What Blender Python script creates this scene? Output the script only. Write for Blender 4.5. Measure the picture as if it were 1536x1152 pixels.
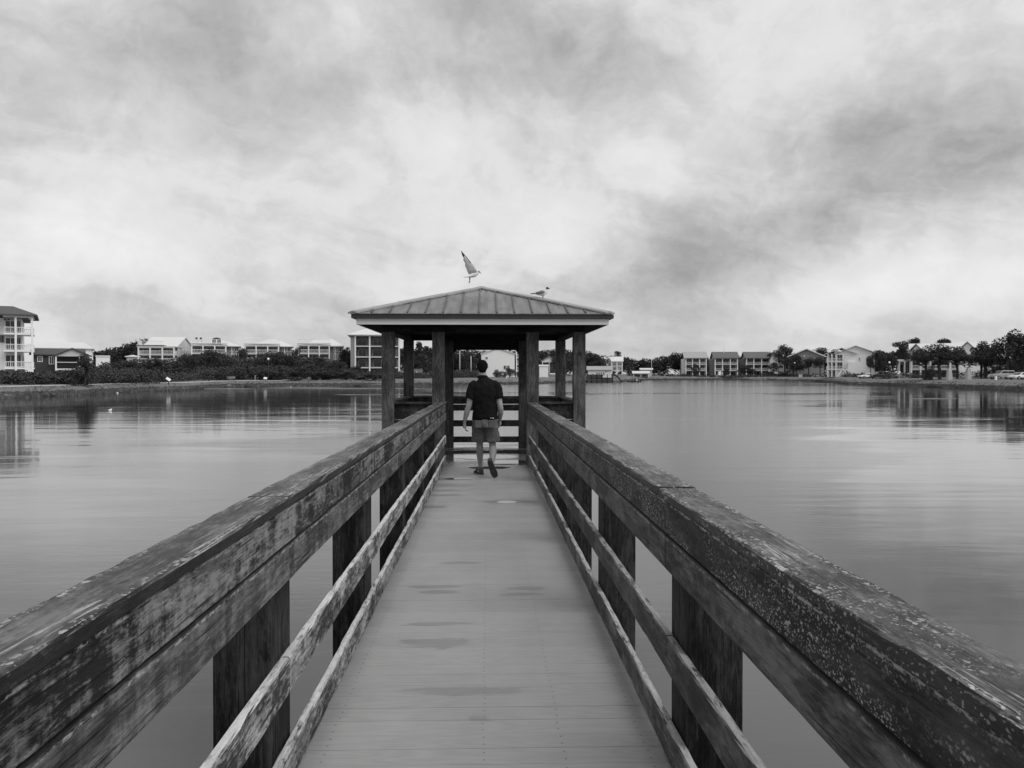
import bpy, bmesh, math, random
import numpy as np
from mathutils import Vector, Matrix, noise as mnoise
random.seed(7); RS = np.random.RandomState(11)
for o in list(bpy.data.objects): bpy.data.objects.remove(o)
SC = bpy.context.scene
COL = SC.collection
rad = math.radians

# ------------------------------------------------------------------ camera
# photo pixel frame is 1536 x 1152; +Y runs along the pier, z = 0 is the deck under the camera
F_PX = 1240.0
HCAM = 1.54
cam_d = bpy.data.cameras.new('camera'); cam = bpy.data.objects.new('camera', cam_d); COL.objects.link(cam)
cam.location = (0, 0, HCAM)
cam.rotation_euler = (rad(90 - 0.693), 0, -rad(1.663))
cam_d.sensor_width = 36.0; cam_d.lens = 36.0 * F_PX / 1536.0
cam_d.clip_start = 0.05; cam_d.clip_end = 9000
SC.camera = cam
CM = cam.rotation_euler.to_matrix()
def ray(px, py):
    return (CM @ Vector((px - 768.0, 576.0 - py, -F_PX))).normalized()
def at(px, py, Y):
    d = ray(px, py); return Vector((0, 0, HCAM)) + d * (Y / d.y)
def on_z(px, py, z):
    d = ray(px, py); return Vector((0, 0, HCAM)) + d * ((z - HCAM) / d.z)
WATER = -1.1

# ------------------------------------------------------------------ colour management
SC.view_settings.view_transform = 'Standard'; SC.view_settings.look = 'None'
SC.view_settings.exposure = 0.40; SC.view_settings.gamma = 1.0; SC.view_settings.use_curve_mapping = False
SC.cycles.use_denoising = True
SC.cycles.max_bounces = 7; SC.cycles.diffuse_bounces = 3; SC.cycles.glossy_bounces = 4

# ------------------------------------------------------------------ node helper
class NT:
    def __init__(s, tree): s.t = tree; s.N = tree.nodes; s.L = tree.links
    def lk(s, v, inp):
        if hasattr(v, 'links') or isinstance(v, bpy.types.NodeSocket): s.L.new(v, inp)
        else: inp.default_value = v
    def m(s, op, a, b=None, c=None, clamp=False):
        n = s.N.new('ShaderNodeMath'); n.operation = op; n.use_clamp = clamp
        s.lk(a, n.inputs[0])
        if b is not None: s.lk(b, n.inputs[1])
        if c is not None: s.lk(c, n.inputs[2])
        return n.outputs[0]
    def v(s, op, a, b=None):
        n = s.N.new('ShaderNodeVectorMath'); n.operation = op
        s.lk(a, n.inputs[0])
        if b is not None:
            if op == 'SCALE': s.lk(b, n.inputs['Scale'])
            else: s.lk(b, n.inputs[1])
        return n.outputs['Value'] if op in ('DOT_PRODUCT', 'LENGTH', 'DISTANCE') else n.outputs[0]
    def noise(s, vec, scale, detail=4, rough=.55, dist=0):
        n = s.N.new('ShaderNodeTexNoise'); s.lk(vec, n.inputs['Vector'])
        n.inputs['Scale'].default_value = scale; n.inputs['Detail'].default_value = detail
        n.inputs['Roughness'].default_value = rough; n.inputs['Distortion'].default_value = dist
        return n.outputs['Fac']
    def noisec(s, vec, scale, detail=4, rough=.55):
        n = s.N.new('ShaderNodeTexNoise'); s.lk(vec, n.inputs['Vector'])
        n.inputs['Scale'].default_value = scale; n.inputs['Detail'].default_value = detail
        n.inputs['Roughness'].default_value = rough
        return n.outputs['Color']
    def voro(s, vec, scale, out='Distance', feature='F1', rand=1.0):
        n = s.N.new('ShaderNodeTexVoronoi'); n.feature = feature; s.lk(vec, n.inputs['Vector'])
        n.inputs['Scale'].default_value = scale; n.inputs['Randomness'].default_value = rand
        return n.outputs[out]
    def step(s, x, a, b, lo=0., hi=1.):
        n = s.N.new('ShaderNodeMapRange'); n.interpolation_type = 'SMOOTHSTEP' if True else 'LINEAR'; n.clamp = True
        s.lk(x, n.inputs['Value']); n.inputs['From Min'].default_value = a; n.inputs['From Max'].default_value = b
        n.inputs['To Min'].default_value = lo; n.inputs['To Max'].default_value = hi
        return n.outputs[0]
    def mix(s, f, a, b):          # scalar mix
        n = s.N.new('ShaderNodeMix'); n.data_type = 'FLOAT'; s.lk(f, n.inputs[0]); s.lk(a, n.inputs[2]); s.lk(b, n.inputs[3])
        return n.outputs[0]
    def xyz(s, vec):
        n = s.N.new('ShaderNodeSeparateXYZ'); s.lk(vec, n.inputs[0]); return n.outputs
    def comb(s, x, y, z):
        n = s.N.new('ShaderNodeCombineXYZ'); s.lk(x, n.inputs[0]); s.lk(y, n.inputs[1]); s.lk(z, n.inputs[2]); return n.outputs[0]
    def grey(s, x):
        n = s.N.new('ShaderNodeCombineColor'); [s.lk(x, n.inputs[i]) for i in range(3)]; return n.outputs[0]
    def bump(s, h, strength=.5, dist=.01, normal=None):
        n = s.N.new('ShaderNodeBump'); s.lk(h, n.inputs['Height']); s.lk(strength, n.inputs['Strength']); n.inputs['Distance'].default_value = dist
        if normal is not None: s.lk(normal, n.inputs['Normal'])
        return n.outputs[0]

def new_mat(name):
    m = bpy.data.materials.new(name); m.use_nodes = True
    t = NT(m.node_tree); b = m.node_tree.nodes['Principled BSDF']
    return m, t, b
def objco(t, rand=0.0):
    n = t.N.new('ShaderNodeTexCoord'); v = n.outputs['Object']
    if rand:
        oi = t.N.new('ShaderNodeObjectInfo'); k = t.m('MULTIPLY', oi.outputs['Random'], rand)
        v = t.v('ADD', v, t.comb(k, t.m('MULTIPLY', k, 1.7), t.m('MULTIPLY', k, .6)))
    return v
def orand(t):
    return t.N.new('ShaderNodeObjectInfo').outputs['Random']

# ------------------------------------------------------------------ world: Nishita light + overcast cloud layer
W = bpy.data.worlds.new('World'); SC.world = W; W.use_nodes = True
wt = NT(W.node_tree); bg = W.node_tree.nodes['Background']; bg.inputs['Strength'].default_value = 0.1
SUN_EL, SUN_AZ = 46.0, 122.0       # azimuth measured from +Y towards +X
sky = wt.N.new('ShaderNodeTexSky'); sky.sky_type = 'NISHITA'; sky.sun_disc = False
sky.sun_elevation = rad(SUN_EL); sky.sun_rotation = rad(SUN_AZ); sky.air_density = 1.6; sky.dust_density = 3.0
bw = wt.N.new('ShaderNodeRGBToBW'); wt.L.new(sky.outputs[0], bw.inputs[0])
D0 = wt.v('NORMALIZE', wt.N.new('ShaderNodeTexCoord').outputs['Generated'])
wz = wt.xyz(D0)[2]
# cloud-deck projection: features stretch and crowd towards the horizon
den = wt.m('ADD', wt.m('ABSOLUTE', wz), .16)
P = wt.v('SCALE', D0, wt.m('DIVIDE', 1.0, den))
warp = wt.v('SCALE', wt.v('SUBTRACT', wt.noisec(wt.v('MULTIPLY', P, (1, 1, 0)), 1.3, 5, .6), (.5, .5, .5)), .42)
warpd = wt.v('SCALE', wt.v('SUBTRACT', wt.noisec(D0, 3.2, 5, .6), (.5, .5, .5)), .16)
D = wt.v('ADD', D0, warpd)
Pw = wt.v('ADD', wt.v('MULTIPLY', P, (1, 1, 0)), warp)
def blob(px, py, sx, sy, ang, amp):
    c = ray(px, py); up = Vector((0, 0, 1)); t1 = c.cross(up).normalized(); t2 = t1.cross(c).normalized()
    a = rad(ang); u = t1 * math.cos(a) + t2 * math.sin(a); w = -t1 * math.sin(a) + t2 * math.cos(a)
    dc = wt.m('MAXIMUM', wt.v('DOT_PRODUCT', D, tuple(c)), .05)
    A = wt.m('DIVIDE', wt.v('DOT_PRODUCT', D, tuple(u)), wt.m('MULTIPLY', dc, sx / F_PX))
    B = wt.m('DIVIDE', wt.v('DOT_PRODUCT', D, tuple(w)), wt.m('MULTIPLY', dc, sy / F_PX))
    r2 = wt.m('ADD', wt.m('MULTIPLY', A, A), wt.m('MULTIPLY', B, B))
    return wt.m('MULTIPLY', wt.m('EXPONENT', wt.m('MULTIPLY', r2, -1.0)), amp)
BLOBS = [ # px, py, half-sizes in photo pixels, tilt (deg), amount
 (345, 95, 130, 80, -10, -.17), (100, 60, 200, 60, 0, -.03), (560, 130, 110, 50, 25, -.07), (830, 90, 150, 120, -15, -.20), (700, 30, 140, 50, 0, -.04),
 (520, 235, 260, 60, 8, .13), (640, 200, 90, 55, 0, .09), (90, 420, 200, 40, 0, .05), (110, 330, 160, 70, -8, .12), (250, 400, 260, 70, 0, .10), (40, 230, 120, 60, 0, -.05),
 (975, 240, 60, 34, -15, .16), (860, 205, 60, 40, 0, .10), (850, 345, 75, 60, 20, .17), (800, 300, 90, 60, 0, .07),
 (1310, 190, 80, 42, 12, -.16), (1240, 318, 380, 90, 17, -.18), (1480, 250, 140, 60, 10, -.04), (250, 250, 300, 60, 0, -.03), (1420, 280, 200, 60, 14, -.04), (1220, 60, 260, 90, 15, .06),
 (1480, 260, 120, 50, 0, .04), (1420, 415, 260, 22, 17, .13), (1505, 445, 90, 25, 10, .22), (1180, 470, 260, 30, 8, .09), (1320, 395, 60, 14, 20, .08), (1030, 500, 150, 22, 5, -.06),
 (1100, 385, 240, 62, 14, -.07), (480, 465, 240, 46, 0, -.13), (180, 475, 260, 34, 0, -.06), (670, 330, 80, 60, 20, .05)]
acc = 0.655
for b in BLOBS: acc = wt.m('ADD', blob(*b), acc)
Dn = wt.v('MULTIPLY', wt.v('ADD', D0, wt.v('SCALE', warpd, .9)), (1, 1, 1.25))
n1 = wt.noise(Pw, .9, 6, .55); n2 = wt.noise(wt.v('ADD', Dn, (3.7, 1.9, 5.3)), 3.6, 8, .60, .2); n3 = wt.noise(Dn, 11.0, 7, .62, .2)
bil = wt.m('ABSOLUTE', wt.m('SUBTRACT', wt.noise(Dn, 5.2, 7, .6, .3), .5))      # billowed edges
acc = wt.m('ADD', acc, wt.m('MULTIPLY', wt.m('SUBTRACT', n1, .5), .20))
acc = wt.m('ADD', acc, wt.m('MULTIPLY', wt.m('SUBTRACT', n2, .5), .46))
acc = wt.m('ADD', acc, wt.m('MULTIPLY', wt.m('SUBTRACT', n3, .5), .20))
acc = wt.m('ADD', acc, wt.m('MULTIPLY', wt.m('SUBTRACT', bil, .08), .26))
# crisper cloud edges: ragged torn layers, and long bands lying along the horizon and rising to the right
low = wt.step(wz, .50, .10)
c1 = wt.step(wt.noise(wt.v('ADD', Dn, (1.3, 7.7, 2.2)), 4.8, 10, .62, .1), .45, .58); c2 = wt.step(wt.noise(Dn, 9.5, 9, .62, .1), .45, .60)
rot = wt.N.new('ShaderNodeVectorRotate'); rot.rotation_type = 'Y_AXIS'; rot.inputs['Angle'].default_value = rad(-12); wt.L.new(wt.v('ADD', D0, wt.v('SCALE', warpd, .5)), rot.inputs['Vector'])
c3 = wt.step(wt.noise(wt.v('MULTIPLY', rot.outputs[0], (1, 1, 5.5)), 3.0, 9, .60, .2), .44, .60)
acc = wt.m('ADD', acc, wt.m('MULTIPLY', wt.m('SUBTRACT', c1, .5), .068))
acc = wt.m('ADD', acc, wt.m('MULTIPLY', wt.m('SUBTRACT', c2, .5), .05))
acc = wt.m('ADD', acc, wt.m('MULTIPLY', wt.m('SUBTRACT', c3, .5), wt.m('MULTIPLY', low, .085)))
n4 = wt.noise(wt.v('MULTIPLY', Dn, (1, 1, .9)), 27.0, 6, .66, .15)
acc = wt.m('ADD', acc, wt.m('MULTIPLY', wt.m('SUBTRACT', n4, .5), .17))
acc = wt.m('SUBTRACT', acc, wt.m('MULTIPLY', wt.m('MAXIMUM', wt.m('SUBTRACT', acc, .70), 0.0), .55))
acc = wt.m('MAXIMUM', acc, .25)
acc = wt.m('MULTIPLY', acc, wt.step(wt.xyz(D0)[1], -.55, .12, 1.0, 1.0))     # heavier cloud behind the camera
cloud = wt.m('MULTIPLY', acc, 10.0 * .845)          # Background strength is 0.1
tot = wt.m('ADD', wt.m('MULTIPLY', cloud, .93), wt.m('MULTIPLY', bw.outputs[0], .045))
wt.L.new(wt.grey(tot), bg.inputs['Color'])
# veiled sun behind the cloud: broad and weak
sd = bpy.data.lights.new('sun', 'SUN'); sd.energy = 1.5; sd.angle = rad(50); sd.color = (1, .995, .985)
so = bpy.data.objects.new('sun', sd); COL.objects.link(so)
sv = Vector((math.sin(rad(SUN_AZ)) * math.cos(rad(SUN_EL)), math.cos(rad(SUN_AZ)) * math.cos(rad(SUN_EL)), math.sin(rad(SUN_EL))))
so.rotation_euler = sv.to_track_quat('Z', 'Y').to_euler(); so.location = (0, 0, 60)

# ------------------------------------------------------------------ object helpers
def tag(o, label=None, cat=None, group=None, kind=None):
    if label: o['label'] = label
    if cat: o['category'] = cat
    if group: o['group'] = group
    if kind: o['kind'] = kind
    return o
def empty(name, loc=(0, 0, 0), rz=0.0, label=None, cat=None, group=None):
    o = bpy.data.objects.new(name, None); COL.objects.link(o); o.location = loc; o.rotation_euler = (0, 0, rz)
    o.empty_display_size = .2
    return tag(o, label, cat, group)
def link_mesh(name, me, mats, parent=None, smooth=False, loc=None, rot=None):
    o = bpy.data.objects.new(name, me); COL.objects.link(o)
    if not isinstance(mats, (list, tuple)): mats = [mats]
    for m in mats: me.materials.append(m)
    if parent is not None: o.parent = parent
    if loc is not None: o.location = loc
    if rot is not None: o.rotation_euler = rot
    if smooth: me.shade_smooth()
    return o
class MB:
    def __init__(s): s.v = []; s.f = []; s.mi = []
    def add(s, vs, fs, mi=0):
        k = len(s.v); s.v += [tuple(p) for p in vs]; s.f += [tuple(i + k for i in f) for f in fs]; s.mi += [mi] * len(fs); return s
    def box(s, x0, x1, y0, y1, z0, z1, mi=0):
        return s.add([(x0, y0, z0), (x1, y0, z0), (x1, y1, z0), (x0, y1, z0), (x0, y0, z1), (x1, y0, z1), (x1, y1, z1), (x0, y1, z1)],
                     [(0, 3, 2, 1), (4, 5, 6, 7), (0, 1, 5, 4), (1, 2, 6, 5), (2, 3, 7, 6), (3, 0, 4, 7)], mi)
    def bar(s, a, b, w, h, mi=0):
        a = Vector(a); b = Vector(b); d = (b - a).normalized(); up = Vector((0, 0, 1)) if abs(d.z) < .95 else Vector((0, 1, 0))
        x = d.cross(up).normalized() * w / 2; z = x.cross(d).normalized() * h / 2
        vs = [a - x - z, a + x - z, a + x + z, a - x + z, b - x - z, b + x - z, b + x + z, b - x + z]
        return s.add(vs, [(0, 1, 2, 3), (7, 6, 5, 4), (0, 4, 5, 1), (1, 5, 6, 2), (2, 6, 7, 3), (3, 7, 4, 0)], mi)
    def prism(s, pts, y0, y1, mi=0):       # x-z polygon extruded along y
        n = len(pts)
        vs = [(x, y0, z) for x, z in pts] + [(x, y1, z) for x, z in pts]
        fs = [tuple(range(n)), tuple(range(2 * n - 1, n - 1, -1))] + [(i, i + n, (i + 1) % n + n, (i + 1) % n) for i in range(n)]
        return s.add(vs, fs, mi)
    def tube(s, pts, radii, n=10, mi=0, caps=True):
        pts = [Vector(p) for p in pts]; k0 = len(s.v); up = None
        for i, p in enumerate(pts):
            d = (pts[min(i + 1, len(pts) - 1)] - pts[max(i - 1, 0)]).normalized()
            if up is None:
                up = Vector((0, 0, 1)) if abs(d.z) < .9 else Vector((0, 1, 0))
            x = d.cross(up).normalized(); y = x.cross(d).normalized(); up = y
            r = radii[i] if isinstance(radii, (list, tuple)) else radii
            rx, ry = r if isinstance(r, (list, tuple)) else (r, r)
            for j in range(n):
                a = 2 * math.pi * j / n
                s.v.append(tuple(p + x * math.cos(a) * rx + y * math.sin(a) * ry))
        for i in range(len(pts) - 1):
            for j in range(n):
                a = k0 + i * n + j; b = k0 + i * n + (j + 1) % n
                s.f.append((a, b, b + n, a + n)); s.mi.append(mi)
        if caps:
            s.f.append(tuple(k0 + j for j in reversed(range(n)))); s.mi.append(mi)
            e = k0 + (len(pts) - 1) * n; s.f.append(tuple(e + j for j in range(n))); s.mi.append(mi)
        return s
    def ball(s, c, r, nu=12, nv=8, mi=0):
        rx, ry, rz = r if isinstance(r, (list, tuple)) else (r, r, r); k = len(s.v)
        s.v.append((c[0], c[1], c[2] - rz))
        for i in range(1, nv):
            t = math.pi * i / nv
            for j in range(nu):
                a = 2 * math.pi * j / nu
                s.v.append((c[0] + rx * math.sin(t) * math.cos(a), c[1] + ry * math.sin(t) * math.sin(a), c[2] - rz * math.cos(t)))
        s.v.append((c[0], c[1], c[2] + rz)); top = len(s.v) - 1
        for j in range(nu):
            s.f.append((k, k + 1 + (j + 1) % nu, k + 1 + j)); s.mi.append(mi)
            for i in range(nv - 2):
                a = k + 1 + i * nu + j; b = k + 1 + i * nu + (j + 1) % nu
                s.f.append((a, b, b + nu, a + nu)); s.mi.append(mi)
            a = k + 1 + (nv - 2) * nu + j; b = k + 1 + (nv - 2) * nu + (j + 1) % nu
            s.f.append((a, b, top)); s.mi.append(mi)
        return s
    def mesh(s, name):
        me = bpy.data.meshes.new(name); me.from_pydata(s.v, [], s.f); me.polygons.foreach_set('material_index', s.mi); me.update(); return me
    def build(s, name, mats, parent=None, smooth=False, loc=None, rot=None, bevel=0.0, fix=True):
        me = s.mesh(name)
        if fix:
            bm = bmesh.new(); bm.from_mesh(me); bmesh.ops.recalc_face_normals(bm, faces=bm.faces); bm.to_mesh(me); bm.free()
        o = link_mesh(name, me, mats, parent, smooth, loc, rot)
        if bevel:
            b = o.modifiers.new('bevel', 'BEVEL'); b.width = bevel; b.segments = 2; b.limit_method = 'ANGLE'; b.angle_limit = rad(40)
        return o
def copy_tree(o, parent=None):
    c = o.copy(); COL.objects.link(c)
    if parent is not None: c.parent = parent
    for ch in list(o.children): copy_tree(ch, c)
    return c
# ------------------------------------------------------------------ materials
def plain(name, g, rough=.7, var=.12, scale=6, metallic=0.0, spec=None, bump=0.0, rand=9):
    m, t, b = new_mat(name); co = objco(t, rand)
    n = t.noise(co, scale, 5, .6)
    f = t.m('ADD', 1 - var, t.m('MULTIPLY', n, 2 * var))
    t.L.new(t.grey(t.m('MULTIPLY', f, g)), b.inputs['Base Color'])
    b.inputs['Roughness'].default_value = rough; b.inputs['Metallic'].default_value = metallic
    if spec is not None: b.inputs['Specular IOR Level'].default_value = spec
    if bump: t.L.new(t.bump(t.noise(co, scale * 6, 4), bump, .01), b.inputs['Normal'])
    return m

def wood(name, dark, light, axis='Y', patch=.5, lichen=0., lsize=55., edge=0., edge_w=.07, top=0., rough=.62, lcut=.42, spec=.22, mott=.35, stain=.5, seam=0., bleach=0., streaks=.0):
    """weathered timber. dark/light: albedo ends; lichen: share of pale crust flecks; edge: crust kept along the arrises;
    top: bleaching of upward faces; streaks: runs down the face"""
    m, t, b = new_mat(name)
    raw = objco(t, 0); co = objco(t, 41.0)
    k_ = 1.0
    def stv(f): return t.v('MULTIPLY', co, {'Y': (1, f, 1), 'Z': (1, 1, f), 'X': (f, 1, 1)}[axis])
    pst = {'Y': (1, .30, 1), 'Z': (1, 1, .30), 'X': (.30, 1, 1)}[axis]
    gv = stv(.055)
    g1 = t.noise(gv, 62, 8, .70, .5); g2 = t.noise(stv(.07), 240, 5, .75); fine = t.noise(gv, 520, 3, .7)
    ring = t.m('ABSOLUTE', t.m('SUBTRACT', t.m('FRACT', t.m('MULTIPLY', t.noise(stv(.12), 5.5, 3, .45), 16)), .5))
    p1 = t.noise(t.v('MULTIPLY', co, pst), 9, 8, .66, .3); p2 = t.noise(co, 2.3, 6, .62)
    blot = t.noise(t.v('MULTIPLY', co, pst), 55, 8, .80, .3)
    x = t.m('ADD', t.m('MULTIPLY', t.step(g1, .40, .62), .40), t.m('MULTIPLY', t.step(g2, .40, .64), .34))
    x = t.m('ADD', x, t.m('MULTIPLY', t.m('SUBTRACT', t.step(blot, .42, .60), .5), mott))
    x = t.m('ADD', x, t.m('MULTIPLY', ring, .20))
    x = t.m('ADD', x, t.m('MULTIPLY', t.m('SUBTRACT', t.m('ADD', t.m('MULTIPLY', t.step(p1, .40, .60), .65), t.m('MULTIPLY', t.step(p2, .38, .62), .55)), .6), patch))
    oi = orand(t); x = t.m('ADD', x, t.m('MULTIPLY', t.m('SUBTRACT', oi, .5), .22))
    if bleach: x = t.m('ADD', x, bleach)
    if streaks:   # rain runs: narrow along the board, long in height
        sv_ = t.v('MULTIPLY', co, (1, 1, .12)); sn = t.noise(sv_, 12, 4, .65)
        x = t.m('ADD', x, t.m('MULTIPLY', t.m('SUBTRACT', t.step(sn, .42, .66), .4), streaks))
    col = t.mix(t.m('MINIMUM', t.m('MAXIMUM', x, 0.0), 1.25), dark, light)
    stn = t.step(t.noise(t.v('MULTIPLY', co, pst), 5.0, 9, .70, .5), .50, .56)     # black mildew with ragged borders
    col = t.m('MULTIPLY', col, t.m('SUBTRACT', 1.0, t.m('MULTIPLY', stn, stain)))
    # end cracks / dark checks
    ck = t.step(t.noise(t.v('MULTIPLY', co, {'Y': (1, .02, 1), 'Z': (1, 1, .02), 'X': (.02, 1, 1)}[axis]), 75, 3, .55), .64, .67)
    col = t.m('MULTIPLY', col, t.m('SUBTRACT', 1.0, t.m('MULTIPLY', ck, .75)))
    # knots
    kv = t.v('MULTIPLY', co, {'Y': (1, .55, 1), 'Z': (1, 1, .55), 'X': (.55, 1, 1)}[axis]); kd = t.voro(kv, 3.1)
    kn = t.step(kd, .055, .10, 1, 0); col = t.m('MULTIPLY', col, t.m('SUBTRACT', 1.0, t.m('MULTIPLY', kn, .65)))
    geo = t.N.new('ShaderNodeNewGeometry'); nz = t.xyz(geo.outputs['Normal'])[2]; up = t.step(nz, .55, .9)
    cover = None
    warp = t.v('ADD', co, t.v('SCALE', t.v('SUBTRACT', t.noisec(co, 60, 3), (.5, .5, .5)), .014))
    lst = t.v('MULTIPLY', warp, {'Y': (1, .55, 1), 'Z': (1, 1, .55), 'X': (.55, 1, 1)}[axis])
    def flecks(scale, thr, amount):
        n = t.N.new('ShaderNodeTexVoronoi'); t.lk(lst, n.inputs['Vector']); n.inputs['Scale'].default_value = scale
        r = t.xyz(n.outputs['Color'])[0]
        rr = t.m('MULTIPLY', t.m('SUBTRACT', r, 1 - amount), thr / max(amount, .01))
        return t.step(t.m('SUBTRACT', rr, n.outputs['Distance']), -.02, .10)
    if lichen:
        big = t.step(t.noise(t.v('MULTIPLY', co, pst), 5.5, 6, .68), lcut, lcut + .16)
        f = t.m('MAXIMUM', t.m('MULTIPLY', flecks(lsize, .60, .62), .85), t.m('MULTIPLY', flecks(lsize * 2.3, .62, .5), .7))
        cover = t.m('MULTIPLY', t.m('MULTIPLY', f, big), lichen)
    if edge:
        ax = t.m('ABSOLUTE', t.xyz(raw)[0])
        band = t.m('MULTIPLY', t.step(ax, edge_w - .036, edge_w - .014), up)
        run = t.step(t.noise(t.v('MULTIPLY', co, (1, .6, 1)), 3.0, 4, .6), .36, .56)
        f2 = t.m('MAXIMUM', flecks(62, .60, .55), flecks(140, .62, .62))
        ef = t.m('MULTIPLY', t.m('MULTIPLY', band, f2), t.m('MULTIPLY', run, edge))
        # bleached splinter lines along the arris
        ln = t.m('MULTIPLY', t.m('MULTIPLY', t.step(t.noise(stv(.02), 130, 3, .6), .54, .60), t.step(t.noise(stv(.3), 7, 5, .7), .50, .60)), up)
        cover = ef if cover is None else t.m('MAXIMUM', cover, ef)
        cover = t.m('MAXIMUM', cover, t.m('MULTIPLY', ln, .75))
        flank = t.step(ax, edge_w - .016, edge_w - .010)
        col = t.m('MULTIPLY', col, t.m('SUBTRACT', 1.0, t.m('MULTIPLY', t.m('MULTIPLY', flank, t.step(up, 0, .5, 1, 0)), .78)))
    if seam:      # gap shade painted as a black line along the board edges, pale crust just below the upper arris
        zz = t.xyz(raw)[2]; az = t.m('ABSOLUTE', zz); jit = t.m('MULTIPLY', t.m('SUBTRACT', t.noise(co, 35, 4, .6), .5), .006)
        zj = t.m('ADD', az, jit)
        col = t.m('MULTIPLY', col, t.m('SUBTRACT', 1.0, t.m('MULTIPLY', t.step(zj, .0625, .0665), .85)))
        crest = t.m('MULTIPLY', t.m('MULTIPLY', t.step(t.m('ADD', zz, jit), .050, .056), t.step(t.m('ADD', zz, jit), .059, .063, 1, 0)), t.step(t.noise(stv(.4), 45, 6, .75), .47, .56))
        cm = t.m('MULTIPLY', crest, seam); cover = cm if cover is None else t.m('MAXIMUM', cover, cm)
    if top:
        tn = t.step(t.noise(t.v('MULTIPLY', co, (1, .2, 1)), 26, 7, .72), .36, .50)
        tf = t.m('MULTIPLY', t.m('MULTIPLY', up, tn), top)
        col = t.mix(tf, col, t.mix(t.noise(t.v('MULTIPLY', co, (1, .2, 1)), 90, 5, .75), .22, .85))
    if cover is not None:
        lc = t.mix(t.noise(co, 130, 3, .7), .20, .62)
        col = t.mix(cover, col, lc)
    t.L.new(t.grey(col), b.inputs['Base Color'])
    b.inputs['Specular IOR Level'].default_value = spec
    t.L.new(t.m('ADD', rough - .12, t.m('MULTIPLY', g1, .25)), b.inputs['Roughness'])
    h = t.m('ADD', t.m('ADD', t.m('MULTIPLY', g1, .6), t.m('MULTIPLY', g2, .35)), t.m('ADD', t.m('MULTIPLY', fine, .15), t.m('MULTIPLY', ck, -.6)))
    if cover is not None: h = t.m('ADD', h, t.m('MULTIPLY', cover, .35))
    t.L.new(t.bump(h, .8, .006), b.inputs['Normal'])
    return m

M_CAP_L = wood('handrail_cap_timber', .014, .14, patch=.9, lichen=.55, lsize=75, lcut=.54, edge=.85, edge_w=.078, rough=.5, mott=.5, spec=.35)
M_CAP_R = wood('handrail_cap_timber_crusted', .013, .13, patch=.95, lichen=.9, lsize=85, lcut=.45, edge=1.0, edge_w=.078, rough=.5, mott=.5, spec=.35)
M_B1_L = wood('rail_board_stained', .014, .25, patch=1.0, lichen=.55, lsize=80, lcut=.50, rough=.65, streaks=.45, mott=.55, seam=.9)
M_B2_L = wood('rail_board_grey', .05, .24, patch=.5, lichen=.3, lsize=90, lcut=.58, rough=.65, streaks=.35, mott=.3, seam=.9)
M_B1_R = wood('rail_board_speckled', .008, .065, patch=.6, lichen=1.0, lsize=105, lcut=.38, rough=.65, mott=.3, seam=.9)
M_B2_R = wood('rail_board_brown', .022, .16, patch=.7, lichen=.3, lsize=100, lcut=.60, rough=.6, mott=.3, seam=.5)
M_MID_L = wood('mid_rail_bleached', .04, .46, stain=.35, patch=.9, lichen=.5, lsize=80, lcut=.5, top=1.0, rough=.65, mott=.7)
M_TOE_L = wood('toe_board_bleached', .028, .40, patch=1.0, lichen=.8, lsize=90, lcut=.44, top=.9, rough=.65, mott=.8)
M_MID_R = wood('mid_rail_brown', .018, .14, patch=.8, top=.40, rough=.55, mott=.35)
M_TOE_R = wood('toe_board_brown', .025, .21, patch=.8, top=.55, rough=.5, mott=.4)
M_POST = wood('post_timber', .010, .060, axis='Z', patch=.55, rough=.7, spec=.12)
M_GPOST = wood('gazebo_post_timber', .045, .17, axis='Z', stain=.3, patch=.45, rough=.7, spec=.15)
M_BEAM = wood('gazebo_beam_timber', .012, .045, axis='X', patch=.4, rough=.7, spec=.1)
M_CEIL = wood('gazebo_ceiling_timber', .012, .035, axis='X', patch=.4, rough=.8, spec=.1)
M_GRAIL = wood('gazebo_rail_timber', .018, .08, axis='X', patch=.6, rough=.65, spec=.15)
M_GRAILY = wood('gazebo_side_rail_timber', .018, .08, axis='Y', patch=.6, rough=.65, spec=.15)
M_PILE = wood('pile_timber', .015, .06, axis='Z', patch=.6, rough=.7, spec=.15)

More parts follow.
